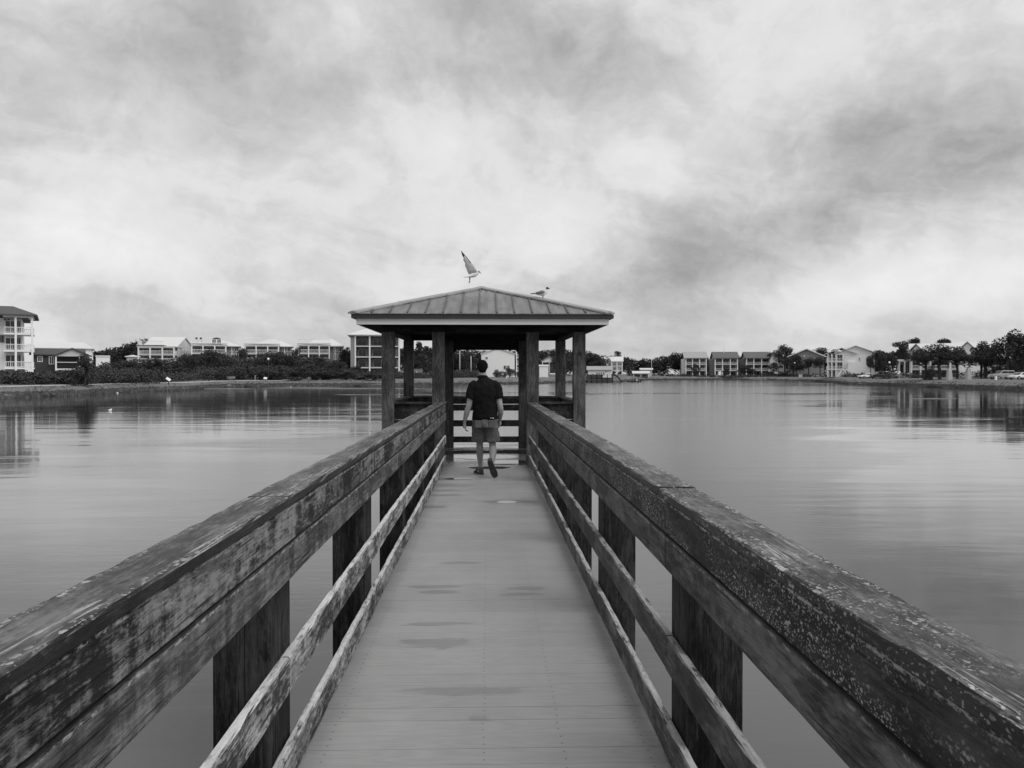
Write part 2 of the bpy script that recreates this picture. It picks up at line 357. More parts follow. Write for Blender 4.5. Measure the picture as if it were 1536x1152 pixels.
# deck: planks lie across the pier
def deck_mat():
    m, t, b = new_mat('deck_planks'); co = objco(t, 0); xy = t.xyz(co)
    PW = .142
    idx = t.m('FLOOR', t.m('DIVIDE', xy[1], PW))
    off = t.comb(t.m('MULTIPLY', idx, 3.17), t.m('MULTIPLY', idx, 1.31), t.m('MULTIPLY', idx, .7))
    c2 = t.v('ADD', co, off)
    rv = t.v('MULTIPLY', c2, (.12, 1, 1)); nz = t.noise(rv, 7, 2, .4)
    ring = t.m('ABSOLUTE', t.m('SUBTRACT', t.m('FRACT', t.m('MULTIPLY', nz, 15)), .5))
    g = t.noise(t.v('MULTIPLY', c2, (.04, 1, 1)), 120, 4, .65)
    big = t.noise(t.v('MULTIPLY', co, (1, .5, 1)), 1.5, 5, .6)
    wn = t.N.new('ShaderNodeTexWhiteNoise'); wn.noise_dimensions = '1D'; t.L.new(idx, wn.inputs['W'])
    x = t.m('ADD', .325, t.m('MULTIPLY', t.m('SUBTRACT', big, .5), .16))
    x = t.m('ADD', x, t.m('MULTIPLY', t.m('SUBTRACT', g, .5), .11))
    x = t.m('ADD', x, t.m('MULTIPLY', t.m('SUBTRACT', ring, .25), .06))
    x = t.m('ADD', x, t.m('MULTIPLY', t.m('SUBTRACT', wn.outputs['Value'], .5), .025))
    spk = t.step(t.noise(co, 90, 3, .7), .66, .74); x = t.m('MULTIPLY', x, t.m('SUBTRACT', 1, t.m('MULTIPLY', spk, .25)))
    # screw heads in rows
    fy = t.m('FRACT', t.m('DIVIDE', xy[1], PW))
    dots = None
    for cx in (-.02, .31, -.67, .655):
        for cy in (.27, .73):
            jx = t.m('ADD', xy[0], t.m('MULTIPLY', t.m('SUBTRACT', wn.outputs['Value'], .5), .012))
            dx = t.m('DIVIDE', t.m('SUBTRACT', jx, cx), .0052); dy = t.m('DIVIDE', t.m('MULTIPLY', t.m('SUBTRACT', fy, cy), PW), .0052)
            dd = t.step(t.m('ADD', t.m('MULTIPLY', dx, dx), t.m('MULTIPLY', dy, dy)), .5, 1.2, 1, 0)
            dots = dd if dots is None else t.m('MAXIMUM', dots, dd)
    x = t.m('MULTIPLY', x, t.m('SUBTRACT', 1, t.m('MULTIPLY', dots, .6)))
    # darker uneven band along the toe boards
    ed = t.step(t.m('ADD', t.m('ABSOLUTE', t.m('ADD', xy[0], .012)), t.m('MULTIPLY', t.m('SUBTRACT', t.noise(co, 5, 4), .5), .12)), .60, .75)
    onlane = t.step(xy[1], 14.3, 14.6, 1, 0)
    x = t.m('MULTIPLY', x, t.m('SUBTRACT', 1, t.m('MULTIPLY', t.m('MULTIPLY', ed, onlane), .30)))
    # damp stains and puddles: long across the boards
    wobble = t.m('MULTIPLY', t.m('SUBTRACT', t.noise(t.v('MULTIPLY', co, (.30, 1, 1)), 15, 8, .72), .5), 5.0)
    def spot(px, py, hw, hh, wf=1.0):
        c = on_z(px, py, -.003 * 8); Y = c.y
        hx = hw * Y / F_PX; hy = hh * Y * Y / (F_PX * 1.56)
        dx = t.m('DIVIDE', t.m('SUBTRACT', xy[0], c.x), hx); dy = t.m('DIVIDE', t.m('SUBTRACT', xy[1], c.y), hy)
        r = t.m('ADD', t.m('ADD', t.m('POWER', t.m('ABSOLUTE', dx), 2.5), t.m('MULTIPLY', dy, dy)), t.m('MULTIPLY', wobble, wf))
        return t.step(r, .55, 1.0, 1, 0)
    damp = None
    for s_ in [(655, 881, 45, 3), (657, 889, 36, 3), (795, 884, 40, 3), (785, 893, 40, 3), (690, 845, 32, 2.5), (650, 938, 60, 3), (655, 967, 60, 9), (700, 1040, 100, 8),
               (680, 727, 34, 3), (676, 735, 30, 2), (670, 742, 28, 2), (665, 717, 60, 3), (760, 752, 44, 3), (645, 760, 30, 2), (720, 1083, 25, 6)]:
        d = spot(*s_); damp = d if damp is None else t.m('MAXIMUM', damp, d)
    pud = None
    for s_ in [(760, 752, 17, 2.2), (690, 717, 26, 1.8), (647, 717, 14, 1.2), (735, 700, 40, 2.5), (760, 692, 36, 5), (725, 683, 60, 4), (700, 676, 50, 3), (770, 676, 40, 4)]:
        d = spot(*s_, .3); pud = d if pud is None else t.m('MAXIMUM', pud, d)
    # the sheltered floor under the roof holds broad standing wet
    w2 = t.m('MULTIPLY', t.step(xy[1], 13.9, 14.8), t.step(t.noise(t.v('MULTIPLY', co, (.35, 1, 1)), 1.9, 5, .62), .50, .58))
    pud = t.m('MAXIMUM', pud, w2)
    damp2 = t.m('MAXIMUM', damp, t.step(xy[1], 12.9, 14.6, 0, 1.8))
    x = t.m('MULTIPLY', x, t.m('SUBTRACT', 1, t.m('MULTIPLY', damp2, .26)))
    x = t.mix(pud, x, .055)
    t.L.new(t.grey(x), b.inputs['Base Color'])
    r = t.m('ADD', t.m('ADD', .44, t.m('MULTIPLY', g, .2)), t.m('MULTIPLY', damp2, -.16)); r = t.mix(pud, r, .04)
    t.L.new(r, b.inputs['Roughness'])
    h = t.m('MULTIPLY', t.m('ADD', t.m('MULTIPLY', g, .5), t.m('MULTIPLY', ring, .35)), t.m('SUBTRACT', 1, pud))
    t.L.new(t.bump(h, .35, .003), b.inputs['Normal'])
    b.inputs['Specular IOR Level'].default_value = .5
    return m
M_DECK = deck_mat()

def roof_metal():
    m, t, b = new_mat('standing_seam_roof'); co = objco(t, 0)
    p = t.noise(t.v('MULTIPLY', co, (3, .5, .5)), 3, 5, .6); q = t.noise(co, 1.6, 4, .6)
    idx = t.m('FLOOR', t.m('DIVIDE', t.xyz(co)[0], .305)); wn = t.N.new('ShaderNodeTexWhiteNoise'); wn.noise_dimensions = '1D'; t.L.new(idx, wn.inputs['W'])
    x = t.m('ADD', .19, t.m('MULTIPLY', t.m('SUBTRACT', t.step(p, .36, .64), .5), .08))
    x = t.m('ADD', x, t.m('MULTIPLY', t.m('SUBTRACT', q, .5), .08)); x = t.m('ADD', x, t.m('MULTIPLY', t.m('SUBTRACT', wn.outputs[0], .5), .03))
    # droppings and pale wear just under the ridge
    z = t.xyz(co)[2]; up = t.m('MULTIPLY', t.step(z, 2.95, 3.10), t.step(t.xyz(co)[0], .25, .0))
    sp = t.step(t.noise(co, 26, 5, .75), .54, .60)
    x = t.mix(t.m('MULTIPLY', up, sp), x, .62)
    t.L.new(t.grey(x), b.inputs['Base Color']); b.inputs['Metallic'].default_value = .35
    t.L.new(t.m('ADD', .38, t.m('MULTIPLY', p, .2)), b.inputs['Roughness'])
    t.L.new(t.bump(t.noise(co, 3, 2), .2, .02), b.inputs['Normal'])
    return m
M_ROOF = roof_metal()
M_SEAM = plain('roof_seam_metal', .09, .45, .15, 10, .3)
M_TRIM_DARK = plain('dark_drip_edge', .03, .5, .15, 5)
M_FASCIA = plain('painted_fascia', .80, .5, .08, 3)

def water_mat():
    m, t, b = new_mat('lagoon_water')
    geo = t.N.new('ShaderNodeNewGeometry'); p = geo.outputs['Position']; X, Y, Z = t.xyz(p)
    p2 = t.comb(X, Y, 0.0)
    # wind lanes: bands of ruffled water between calm slicks; the left basin and the far right corner lie in the lee
    lane = t.noise(t.v('MULTIPLY', p2, (.008, .050, 1)), 1.0, 6, .62, .8)
    lane2 = t.noise(t.v('MULTIPLY', p2, (.05, .22, 1)), 1.0, 5, .62, .5)
    lee = t.m('MAXIMUM', t.step(X, -22, 2, 1, 0), t.step(t.m('DIVIDE', X, t.m('MAXIMUM', Y, 5.0)), .30, .62))
    nn = t.m('ADD', t.m('MULTIPLY', lane, .6), t.m('MULTIPLY', lane2, .4))
    ruf = t.step(t.m('ADD', nn, t.m('MULTIPLY', t.m('SUBTRACT', .5, lee), .20)), .485, .55)
    ruf = t.m('MULTIPLY', ruf, t.m('SUBTRACT', 1.0, t.m('MULTIPLY', lee, .6)))
    near = t.m('DIVIDE', 30.0, t.m('MAXIMUM', Y, 30.0))
    rip = t.noise(t.v('MULTIPLY', p2, (1.0, 1.9, 1)), 4.2, 3, .5, .4)
    swl = t.noise(t.v('MULTIPLY', p2, (.5, 1.2, 1)), .8, 3, .5, .3)
    roll = t.noise(t.v('MULTIPLY', p2, (.35, 1.0, 1)), .14, 4, .55, .3)
    h = t.m('ADD', t.m('MULTIPLY', roll, .045), 0.0)
    h = t.m('ADD', h, t.m('MULTIPLY', t.m('MULTIPLY', rip, .0036), t.m('MULTIPLY', t.m('ADD', .25, ruf), t.step(Y, 4, 26, .30, 1))))
    h = t.m('ADD', h, t.m('MULTIPLY', swl, .006))
    bn = t.N.new('ShaderNodeBump'); t.L.new(h, bn.inputs['Height']); bn.inputs['Strength'].default_value = 1.0; bn.inputs['Distance'].default_value = 1.0
    t.L.new(bn.outputs[0], b.inputs['Normal'])
    murk = t.noise(t.v('MULTIPLY', p2, (.06, .1, 1)), 1.0, 4, .6)
    t.L.new(t.grey(t.m('ADD', .010, t.m('MULTIPLY', murk, .012))), b.inputs['Base Color'])
    t.L.new(t.m('ADD', .05, t.m('MULTIPLY', ruf, .10)), b.inputs['Roughness'])
    b.inputs['IOR'].default_value = 1.92
    return m
M_WATER = water_mat()

def ground_mat():
    m, t, b = new_mat('grass_bank'); geo = t.N.new('ShaderNodeNewGeometry'); p = geo.outputs['Position']; z = t.xyz(p)[2]
    a = t.noise(p, .25, 6, .65); c = t.noise(p, 2.2, 5, .7)
    x = t.m('ADD', .16, t.m('MULTIPLY', t.m('SUBTRACT', a, .5), .10)); x = t.m('ADD', x, t.m('MULTIPLY', t.m('SUBTRACT', c, .5), .06))
    mud_dark = t.m('MULTIPLY', t.step(t.m('ADD', z, t.m('MULTIPLY', t.m('SUBTRACT', a, .5), .5)), WATER + .16, WATER + .34, 1, 0), .9)
    x = t.mix(mud_dark, x, .035)
    t.L.new(t.grey(t.m('MAXIMUM', x, .015)), b.inputs['Base Color']); b.inputs['Roughness'].default_value = .95
    b.inputs['Specular IOR Level'].default_value = .1
    t.L.new(t.bump(c, .8, .15), b.inputs['Normal'])
    return m
M_GROUND = ground_mat()
M_PATH = plain('pale_path', .38, .8, .1, 1)

def leaf_mat(name, lo, hi):
    m, t, b = new_mat(name); geo = t.N.new('ShaderNodeNewGeometry')
    att = t.N.new('ShaderNodeAttribute'); att.attribute_name = 'shade'
    n = t.noise(geo.outputs['Position'], .8, 3, .6)
    x = t.mix(t.m('MULTIPLY', t.m('ADD', att.outputs['Fac'], n), .5), lo, hi)
    t.L.new(t.grey(x), b.inputs['Base Color']); b.inputs['Roughness'].default_value = .75; b.inputs['Specular IOR Level'].default_value = .2
    return m
M_LEAF = leaf_mat('broad_leaves', .018, .085)
M_LEAF_D = leaf_mat('pine_needles', .014, .06)
M_LEAF_S = leaf_mat('shrub_leaves', .022, .10)
M_GRASS = leaf_mat('shore_grass_blades', .05, .17)
M_BARK = plain('bark', .06, .9, .3, 8)
M_WHITE = plain('white_siding', .80, .6, .06, 1.2)
M_PALE = plain('pale_siding', .52, .6, .07, 1.2)
M_MIDG = plain('mid_grey_siding', .26, .65, .08, 1.2)
M_DARKS = plain('dark_siding', .045, .7, .1, 1.2)
M_TRIM = plain('white_trim', .78, .55, .04, 2)
M_RPALE = plain('pale_metal_roof', .62, .45, .06, .6)
M_RMID = plain('grey_metal_roof', .32, .5, .06, .6)
M_RDARK = plain('dark_shingle_roof', .075, .85, .15, .8)
M_RDARK2 = plain('charcoal_shingle_roof', .11, .85, .15, .8)
M_SHADE = plain('shade_grey_siding', .40, .7, .08, 1)  # grey with recess shade painted in; the pedestals take it as plain grey
M_RECESS = plain('shade_painted_porch_siding', .15, .75, .1, 1)  # porch recess shade is put into this darker siding tone
M_GLASS = plain('window_glass', .02, .08, .2, 1)
M_FLOORW = plain('porch_floor', .60, .7, .08, 1)
M_BLACK = plain('black_paint', .02, .5, .1, 5)
M_GLOBE = plain('white_globe', .85, .3, .02, 5)
# ------------------------------------------------------------------ pier
def sl(Y): return -.003 * Y
def board(name, parent, mat, A, B, w, h, label=None, seg=.10, rough=.0012, ch=.004, wear=.0, seed=None, sag=0.0, roll=0.0):
    """timber from A to B (centre line); w across (local x), h up (local z). Object sits at A, local Y along the board."""
    A = Vector(A); B = Vector(B); d = B - A; L = d.length; n = max(2, int(L / seg))
    seed = random.random() * 100 if seed is None else seed
    vs = []; fs = []
    c = ch
    prof = [(-w/2 + c, -h/2), (0, -h/2), (w/2 - c, -h/2), (w/2, -h/2 + c), (w/2, 0), (w/2, h/2 - c), (w/2 - c, h/2), (0, h/2), (-w/2 + c, h/2), (-w/2, h/2 - c), (-w/2, 0), (-w/2, -h/2 + c)]
    k = len(prof)
    for i in range(n + 1):
        y = L * i / n
        for j, (x, z) in enumerate(prof):
            q = mnoise.noise(Vector((seed + x * 30, y * 5.0, z * 30 + seed)))
            q2 = mnoise.noise(Vector((seed + j * 7.3, y * 22.0, 3.1)))
            e = 1.0 if j in (0, 2, 3, 5, 6, 8, 9, 11) else 0.25
            r = rough * q * 1.6 + (wear * max(0, q2 + .1) * (1 if (j in (5, 6, 8, 9)) else .3)) * e
            sx = x - math.copysign(r, x) if abs(x) > 1e-6 else x; sz = z - math.copysign(r, z) if abs(z) > 1e-6 else z
            vs.append((sx, y, sz + sag * math.sin(math.pi * i / n)))
    for i in range(n):
        for j in range(k):
            a = i * k + j; b = i * k + (j + 1) % k; fs.append((a, a + k, b + k, b))
    fs.append(tuple(range(k))); fs.append(tuple(n * k + j for j in reversed(range(k))))
    me = bpy.data.meshes.new(name); me.from_pydata(vs, [], fs); me.update()
    o = link_mesh(name, me, mat, parent)
    yv = d.normalized(); up = Vector((0, 0, 1)) if abs(yv.z) < .9 else Vector((0, -1, 0))
    xv = yv.cross(up).normalized(); zv = xv.cross(yv).normalized()
    M = Matrix((xv, yv, zv)).transposed()
    o.rotation_euler = (M @ Matrix.Rotation(roll, 3, 'Y')).to_euler(); o.location = A
    bm = bmesh.new(); bm.from_mesh(me); bmesh.ops.recalc_face_normals(bm, faces=bm.faces); bm.to_mesh(me); bm.free()
    if label: o['label'] = label
    return o

pier = empty('wooden_pier', (0, 0, 0), 0, 'weathered timber pier with plank deck and board railings leading to the gazebo', 'pier')
XL, XR = -.735, .71          # inner faces of the railings
PW = .142
mb = MB(); y = -3.976
k = 0
while y < 14.58:
    z = sl(y) + random.uniform(-.0007, .0007); x0 = XL - .02 + random.uniform(-.002, .002); x1 = XR + .02
    mb.box(x0, x1, y + .0014, y + PW - .0014, z - .038, z); y += PW
while y < 18.72:
    z = sl(y) + random.uniform(-.0010, .0010); mb.box(-1.84, 1.70, y + .0015, y + PW - .0015, z - .038, z); y += PW
mb.build('deck', M_DECK, pier, bevel=.0008)
# stringers and cross beams under the deck
mb = MB()
for x in (-.70, -.02, .66): mb.box(x - .04, x + .04, -4, 14.6, -.33, -.085)
for x in (-1.7, -.9, -.02, .84, 1.6): mb.box(x - .04, x + .04, 14.62, 18.7, -.36, -.096)
mb.build('stringers', M_PILE, pier)
LP = [3.25 + 2.26 * i for i in range(6)]; RP = [3.35 + 2.25 * i for i in range(6)]
def post(side, Y1, X, grp=''):
    s = -1 if side == 'L' else 1
    xi = X + s * .038; xo = xi + s * .205; z0 = -2.6; z1 = .985 + sl(Y1)
    m = MB()
    a, b = min(xi, xo), max(xi, xo)
    m.box(a, b, Y1 - .30, Y1 - .235, z0, z1 - .004)
    m.box(a + .002, b - .002, Y1 - .230, Y1, z0, z1)
    m.build('post', M_POST, pier, bevel=.006)
for Y in [-1.27, .99] + LP[:5]: post('L', Y, XL)
for Y in [-1.15, 1.10] + RP[:5]: post('R', Y, XR)
for x0 in (-.96, .74):
    m = MB(); m.box(x0, x0 + .2, -3.9, -3.7, -2.6, .9); m.build('post', M_POST, pier, bevel=.006)
for Y in LP:
    m = MB(); m.box(-1.0, .99, Y + .005, Y + .085, -.60, -.34); m.build('cross_beam', M_PILE, pier, bevel=.004)

END = 14.56
def run(name, mat, x, w, h, zt, joints, mat_alt=None, wear=.0, ch=.004, jz=.003, jx=.002, labels=None, sag=.0, rough=.0012):
    """one line of boards laid end to end between the joints; x centre, zt top height at Y=0"""
    prev = (0, 0)
    for i in range(len(joints) - 1):
        a, b = joints[i], joints[i + 1]
        za = zt + sl(a) - h / 2; zb = zt + sl(b) - h / 2
        dz0 = random.uniform(-jz, jz); dz1 = random.uniform(-jz, jz); dx0 = random.uniform(-jx, jx); dx1 = random.uniform(-jx, jx)
        o = board(name, pier, mat if not mat_alt or i % 2 == 0 else mat_alt, (x + dx0, a + .004, za + dz0), (x + dx1, b - .004, zb + dz1), w, h, wear=wear, ch=ch, sag=sag, rough=rough)
        if labels and labels.get(i): o['label'] = labels[i]
# left side
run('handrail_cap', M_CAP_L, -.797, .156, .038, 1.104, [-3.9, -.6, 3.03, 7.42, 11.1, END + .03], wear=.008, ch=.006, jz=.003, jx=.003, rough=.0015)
run('rail_board', M_B1_L, XL - .022, .036, .137, 1.104 - .043, [-3.9, .99, 5.40, 9.9, END], wear=.004, sag=-.002)
run('rail_board', M_B2_L, XL - .019, .036, .137, 1.104 - .186, [-3.9, -1.3, 3.16, 7.68, 12.2, END], wear=.002, sag=.001)
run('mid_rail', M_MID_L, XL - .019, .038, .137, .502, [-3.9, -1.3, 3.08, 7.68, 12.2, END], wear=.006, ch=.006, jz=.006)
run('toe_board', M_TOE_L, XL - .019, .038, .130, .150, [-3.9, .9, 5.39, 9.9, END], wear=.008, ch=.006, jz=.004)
# right side
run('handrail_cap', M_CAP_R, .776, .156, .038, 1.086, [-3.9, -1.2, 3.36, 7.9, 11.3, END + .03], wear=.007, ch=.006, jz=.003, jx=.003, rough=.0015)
run('rail_board', M_B1_R, XR + .022, .036, .137, 1.086 - .043, [-3.9, 1.05, 5.66, 10.1, END], wear=.004)
run('rail_board', M_B2_R, XR + .019, .036, .137, 1.086 - .186, [-3.9, -1.2, 3.30, 7.8, 12.3, END], wear=.002)
run('mid_rail', M_MID_R, XR + .019, .038, .137, .500, [-3.9, -1.2, 3.28, 7.8, 12.3, END], wear=.006, ch=.006, jz=.006)
run('toe_board', M_TOE_R, XR + .019, .038, .130, .150, [-3.9, -.9, 5.60, 10.1, END], wear=.006, ch=.006, jz=.004)

# ------------------------------------------------------------------ gazebo
gaz = empty('gazebo', (-.07, 16.5, sl(16.5)), 0, 'square open gazebo with standing seam hip roof at the end of the pier', 'gazebo')
def G(o):            # keep world placement, parent to the gazebo root
    o.parent = gaz; o.matrix_parent_inverse = Matrix.Translation(gaz.location).inverted(); return o
YF, YB = 14.60, 18.37; PWD = .216; ZB = 2.285
PX = [-1.872, -.985, .682, 1.513]
for Yr in (YF, YB - PWD + .216):
    for i, x in enumerate(PX):
        m = MB(); m.box(x, x + PWD, Yr, Yr + PWD, -2.6, ZB); G(m.build('post', M_GPOST, None, bevel=.008))
XO0, XO1, YO0, YO1 = PX[0] + .012, PX[3] + PWD - .012, YF + .012, YB + PWD - .012
def beam(x0, x1, y0, y1, z0, z1, mat=M_BEAM, name='beam'):
    m = MB(); m.box(x0, x1, y0, y1, z0, z1); return G(m.build(name, mat, None, bevel=.004))
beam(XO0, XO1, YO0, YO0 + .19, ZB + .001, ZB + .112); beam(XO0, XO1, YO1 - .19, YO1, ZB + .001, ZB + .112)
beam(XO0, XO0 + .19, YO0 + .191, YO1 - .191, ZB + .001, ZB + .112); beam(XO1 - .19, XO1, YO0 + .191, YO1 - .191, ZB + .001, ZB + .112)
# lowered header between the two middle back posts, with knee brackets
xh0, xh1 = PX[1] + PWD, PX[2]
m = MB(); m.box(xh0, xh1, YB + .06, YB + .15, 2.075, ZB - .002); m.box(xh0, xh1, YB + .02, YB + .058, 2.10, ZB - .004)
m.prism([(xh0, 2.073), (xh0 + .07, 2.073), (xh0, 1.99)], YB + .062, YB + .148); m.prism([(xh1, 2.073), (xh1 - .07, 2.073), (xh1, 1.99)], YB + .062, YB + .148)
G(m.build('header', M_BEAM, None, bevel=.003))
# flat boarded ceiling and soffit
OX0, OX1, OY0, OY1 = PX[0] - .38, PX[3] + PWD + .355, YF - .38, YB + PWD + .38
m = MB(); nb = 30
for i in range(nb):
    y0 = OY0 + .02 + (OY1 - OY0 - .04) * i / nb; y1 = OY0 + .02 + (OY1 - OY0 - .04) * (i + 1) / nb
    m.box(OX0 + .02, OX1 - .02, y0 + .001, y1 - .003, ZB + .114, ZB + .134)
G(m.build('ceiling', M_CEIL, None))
def ring(name, x0, x1, y0, y1, z0, z1, th, mat, bevel=.002):
    m = MB()
    m.box(x0, x1, y0, y0 + th, z0, z1); m.box(x0, x1, y1 - th, y1, z0, z1); m.box(x0, x0 + th, y0 + th + .001, y1 - th - .001, z0, z1); m.box(x1 - th, x1, y0 + th + .001, y1 - th - .001, z0, z1)
    return G(m.build(name, mat, None, bevel=bevel))
ring('fascia', OX0, OX1, OY0, OY1, 2.388, 2.492, .022, M_FASCIA)
e = .075
ring('drip_edge', OX0 - e, OX1 + e, OY0 - e, OY1 + e, 2.494, 2.560, .10, M_TRIM_DARK)
# hip roof: four thick metal slopes meeting at one apex
RX0, RX1, RY0, RY1 = OX0 - e - .015, OX1 + e - .025, OY0 - e - .02, OY1 + e + .02
AP = Vector(((RX0 + RX1) / 2 - .03, (RY0 + RY1) / 2, 3.262)); ZE = 2.575
cs = [Vector((RX0, RY0, ZE)), Vector((RX1, RY0, ZE)), Vector((RX1, RY1, ZE)), Vector((RX0, RY1, ZE))]
vs = cs + [AP] + [c - Vector((0, 0, .014)) for c in cs] + [AP - Vector((0, 0, .02))]
fs = [(0, 1, 4), (1, 2, 4), (2, 3, 4), (3, 0, 4), (6, 5, 9), (7, 6, 9), (8, 7, 9), (5, 8, 9), (0, 5, 6, 1), (1, 6, 7, 2), (2, 7, 8, 3), (3, 8, 5, 0)]
m = MB(); m.add(vs, fs); roof = G(m.build('roof', M_ROOF, None))
def slope_pt(a, b, t):     # eave parameter t on edge a-b -> matching point on the hip above it
    E = a.lerp(b, t)
    # run perpendicular to the eave until it meets a hip line
    n = 1 - abs(2 * t - 1)
    return E
def seams(a, b):
    L = (b - a).length; u = (b - a).normalized(); tA = (AP - a).dot(u)
    foot = a + u * tA; dirv = AP - foot
    k = int(L / .305) + 1; s0 = tA - .02
    off = s0 % .305
    for i in range(k + 1):
        s = off + i * .305
        if s < .06 or s > L - .06: continue
        f = s / tA if s < tA else (L - s) / (L - tA)
        E = a + u * s; T = E + dirv * f * .985
        nrm = u.cross(dirv).normalized(); nrm = nrm if nrm.z > 0 else -nrm
        m = MB(); m.bar(E + nrm * .012, T + nrm * .012, .018, .034); G(m.build('seam_rib', M_SEAM, None))
for a, b in ((0, 1), (1, 2), (2, 3), (3, 0)):
    seams(cs[a], cs[b])
m = MB()
for c in cs:
    d = (AP - c).normalized(); s = d.cross(Vector((0, 0, 1))).normalized()
    # folded cap: two wings either side of the hip in overlapping lengths
    L = (AP - c).length; nseg = 3
    for i in range(nseg):
        p = c + d * (L * i / nseg + (.0 if i else .05)); q = c + d * (L * (i + 1) / nseg + .01); up = Vector((0, 0, .038 + .005 * (i % 2)))
        wv = s * .12; dn = Vector((0, 0, -.024))
        vs = [p + up, q + up, q + wv + up + dn, p + wv + up + dn, p - wv + up + dn, q - wv + up + dn]
        vs += [v - Vector((0, 0, .030)) for v in vs]
        m.add(vs, [(0, 1, 2, 3), (0, 4, 5, 1), (6, 9, 8, 7), (6, 7, 11, 10), (3, 2, 8, 9), (4, 10, 11, 5), (0, 3, 9, 6), (0, 6, 10, 4), (1, 7, 8, 2), (1, 5, 11, 7)])
G(m.build('hip_cap', plain('hip_cap_metal', .33, .45, .25, 9, .3), None))
# railings of the gazebo
def rail_x(x0, x1, Y, levels, name='rail_board'):
    for (zb, zt) in levels:
        G(board(name, None, M_GRAIL, ((x0), Y, (zb + zt) / 2), (x1, Y, (zb + zt) / 2), .036, zt - zb))
lev = [(.875, 1.01), (.725, .862), (.375, .515), (.02, .152)]
rail_x(PX[1] + PWD, PX[2], YB + .02, lev)
for xa, xb in ((PX[0] + PWD, PX[1]), (PX[2] + PWD, PX[3])):
    rail_x(xa, xb, YB + .06, lev); rail_x(xa, xb, YF + .10, [(.875, 1.005), (.735, .868), (.595, .728), (.375, .515), (.02, .152)])
    G(board('rail_cap', None, M_GRAIL, (xa - .03, YF + .10, 1.026), (xb + .0, YF + .10, 1.026), .16, .036))
    G(board('rail_cap', None, M_GRAIL, (xa - .03, YB + .08, 1.030), (xb + .0, YB + .08, 1.030), .16, .036))
G(board('rail_cap', None, M_GRAIL, (xh0, YB + .05, 1.030), (xh1, YB + .05, 1.030), .16, .036))
for xs in (PX[0] + .09, PX[3] + .126):
    G(board('rail_cap', None, M_GRAILY, (xs, YF + PWD, 1.030), (xs, YB, 1.030), .16, .036))
    for zb, zt in lev: G(board('rail_board', None, M_GRAILY, (xs, YF + PWD, (zb + zt) / 2), (xs, YB, (zb + zt) / 2), .036, zt - zb))
# built-in benches along both sides
for sx, x0 in ((1, PX[0] + PWD + .02), (-1, PX[3] - .42)):
    m = MB()
    for i in range(3): m.box(x0 + i * .135, x0 + i * .135 + .128, YF + .30, YB - .06, .385, .42)
    for yy in (YF + .45, (YF + YB) / 2, YB - .25): m.box(x0 + .04, x0 + .36, yy, yy + .04, -.05, .383)
    G(m.build('bench', M_GRAILY, None, bevel=.004))
# ------------------------------------------------------------------ water and land
SH_PX = [(-60, 603), (0, 598), (117, 593), (219, 587), (280, 585.5), (342, 580.5), (420, 579.5), (573, 579.2), (700, 578), (811, 576), (870, 573.6), (890, 573.4), (935, 573.0), (960, 570.6), (1000, 570), (1100, 569.8), (1193, 571), (1235, 573), (1270, 576.6), (1320, 578), (1436, 582), (1536, 585.8), (1600, 588)]
SH = []
for x, yv in SH_PX:
    p = on_z(x, yv, WATER); SH.append((math.atan2(p.x, p.y), math.hypot(p.x, p.y)))
SH = [(-math.pi, 13), (-2.2, 18), (-1.6, 32), (-1.1, 52), (-.85, 66)] + SH + [(.75, 100), (.95, 84), (1.3, 55), (1.7, 32), (2.2, 18), (math.pi, 13)]
SH_T = np.array([a for a, _ in SH]); SH_R = np.array([r for _, r in SH])
def shore_r(th): return float(np.interp(th, SH_T, SH_R))
OFF = [(-6, -.9), (-1.2, -.22), (0, -.02), (.8, .22), (2.0, .50), (5, .85), (10, 1.20), (20, 1.42), (40, 1.65), (120, 1.95), (500, 2.2), (4000, 2.4)]
def gh(x, yv):
    th = math.atan2(x, yv); d = math.hypot(x, yv) - shore_r(th)
    return WATER + float(np.interp(d, [a for a, _ in OFF], [b for _, b in OFF]))
vs, fs = [], []
NA = 1440
lat = []
for i in range(NA):
    th = -math.pi + 2 * math.pi * i / NA; r0 = shore_r(th)
    wob = 1.0 * mnoise.noise(Vector((math.cos(th) * 40, math.sin(th) * 40, 0))) + .4 * mnoise.noise(Vector((math.cos(th) * 160, math.sin(th) * 160, 5)))
    for j, (o_, z_) in enumerate(OFF):
        r = r0 + o_ + (wob * (r0 / 120) if j < 6 else 0)
        zz = WATER + z_ + (.06 * mnoise.noise(Vector((math.sin(th) * r * .3, math.cos(th) * r * .3, 1))) if 2 < j < 9 else 0)
        vs.append((r * math.sin(th), r * math.cos(th), zz))
k = len(OFF)
for i in range(NA):
    for j in range(k - 1):
        a = i * k + j; b = ((i + 1) % NA) * k + j; fs.append((a, b, b + 1, a + 1))
# lagoon bed closes the ground under the water
c0 = len(vs); vs.append((0, 0, -3.2))
for i in range(NA): fs.append((c0, ((i + 1) % NA) * k, i * k))
me = bpy.data.meshes.new('ground'); me.from_pydata(vs, [], fs); me.update()
g = link_mesh('ground', me, M_GROUND, None, True); tag(g, kind='structure')
bm = bmesh.new(); bm.from_mesh(me); bmesh.ops.recalc_face_normals(bm, faces=bm.faces); bm.to_mesh(me); bm.free()
m = MB(); m.add([(-900, -500, WATER), (900, -500, WATER), (900, 900, WATER), (-900, 900, WATER)], [(0, 1, 2, 3)])
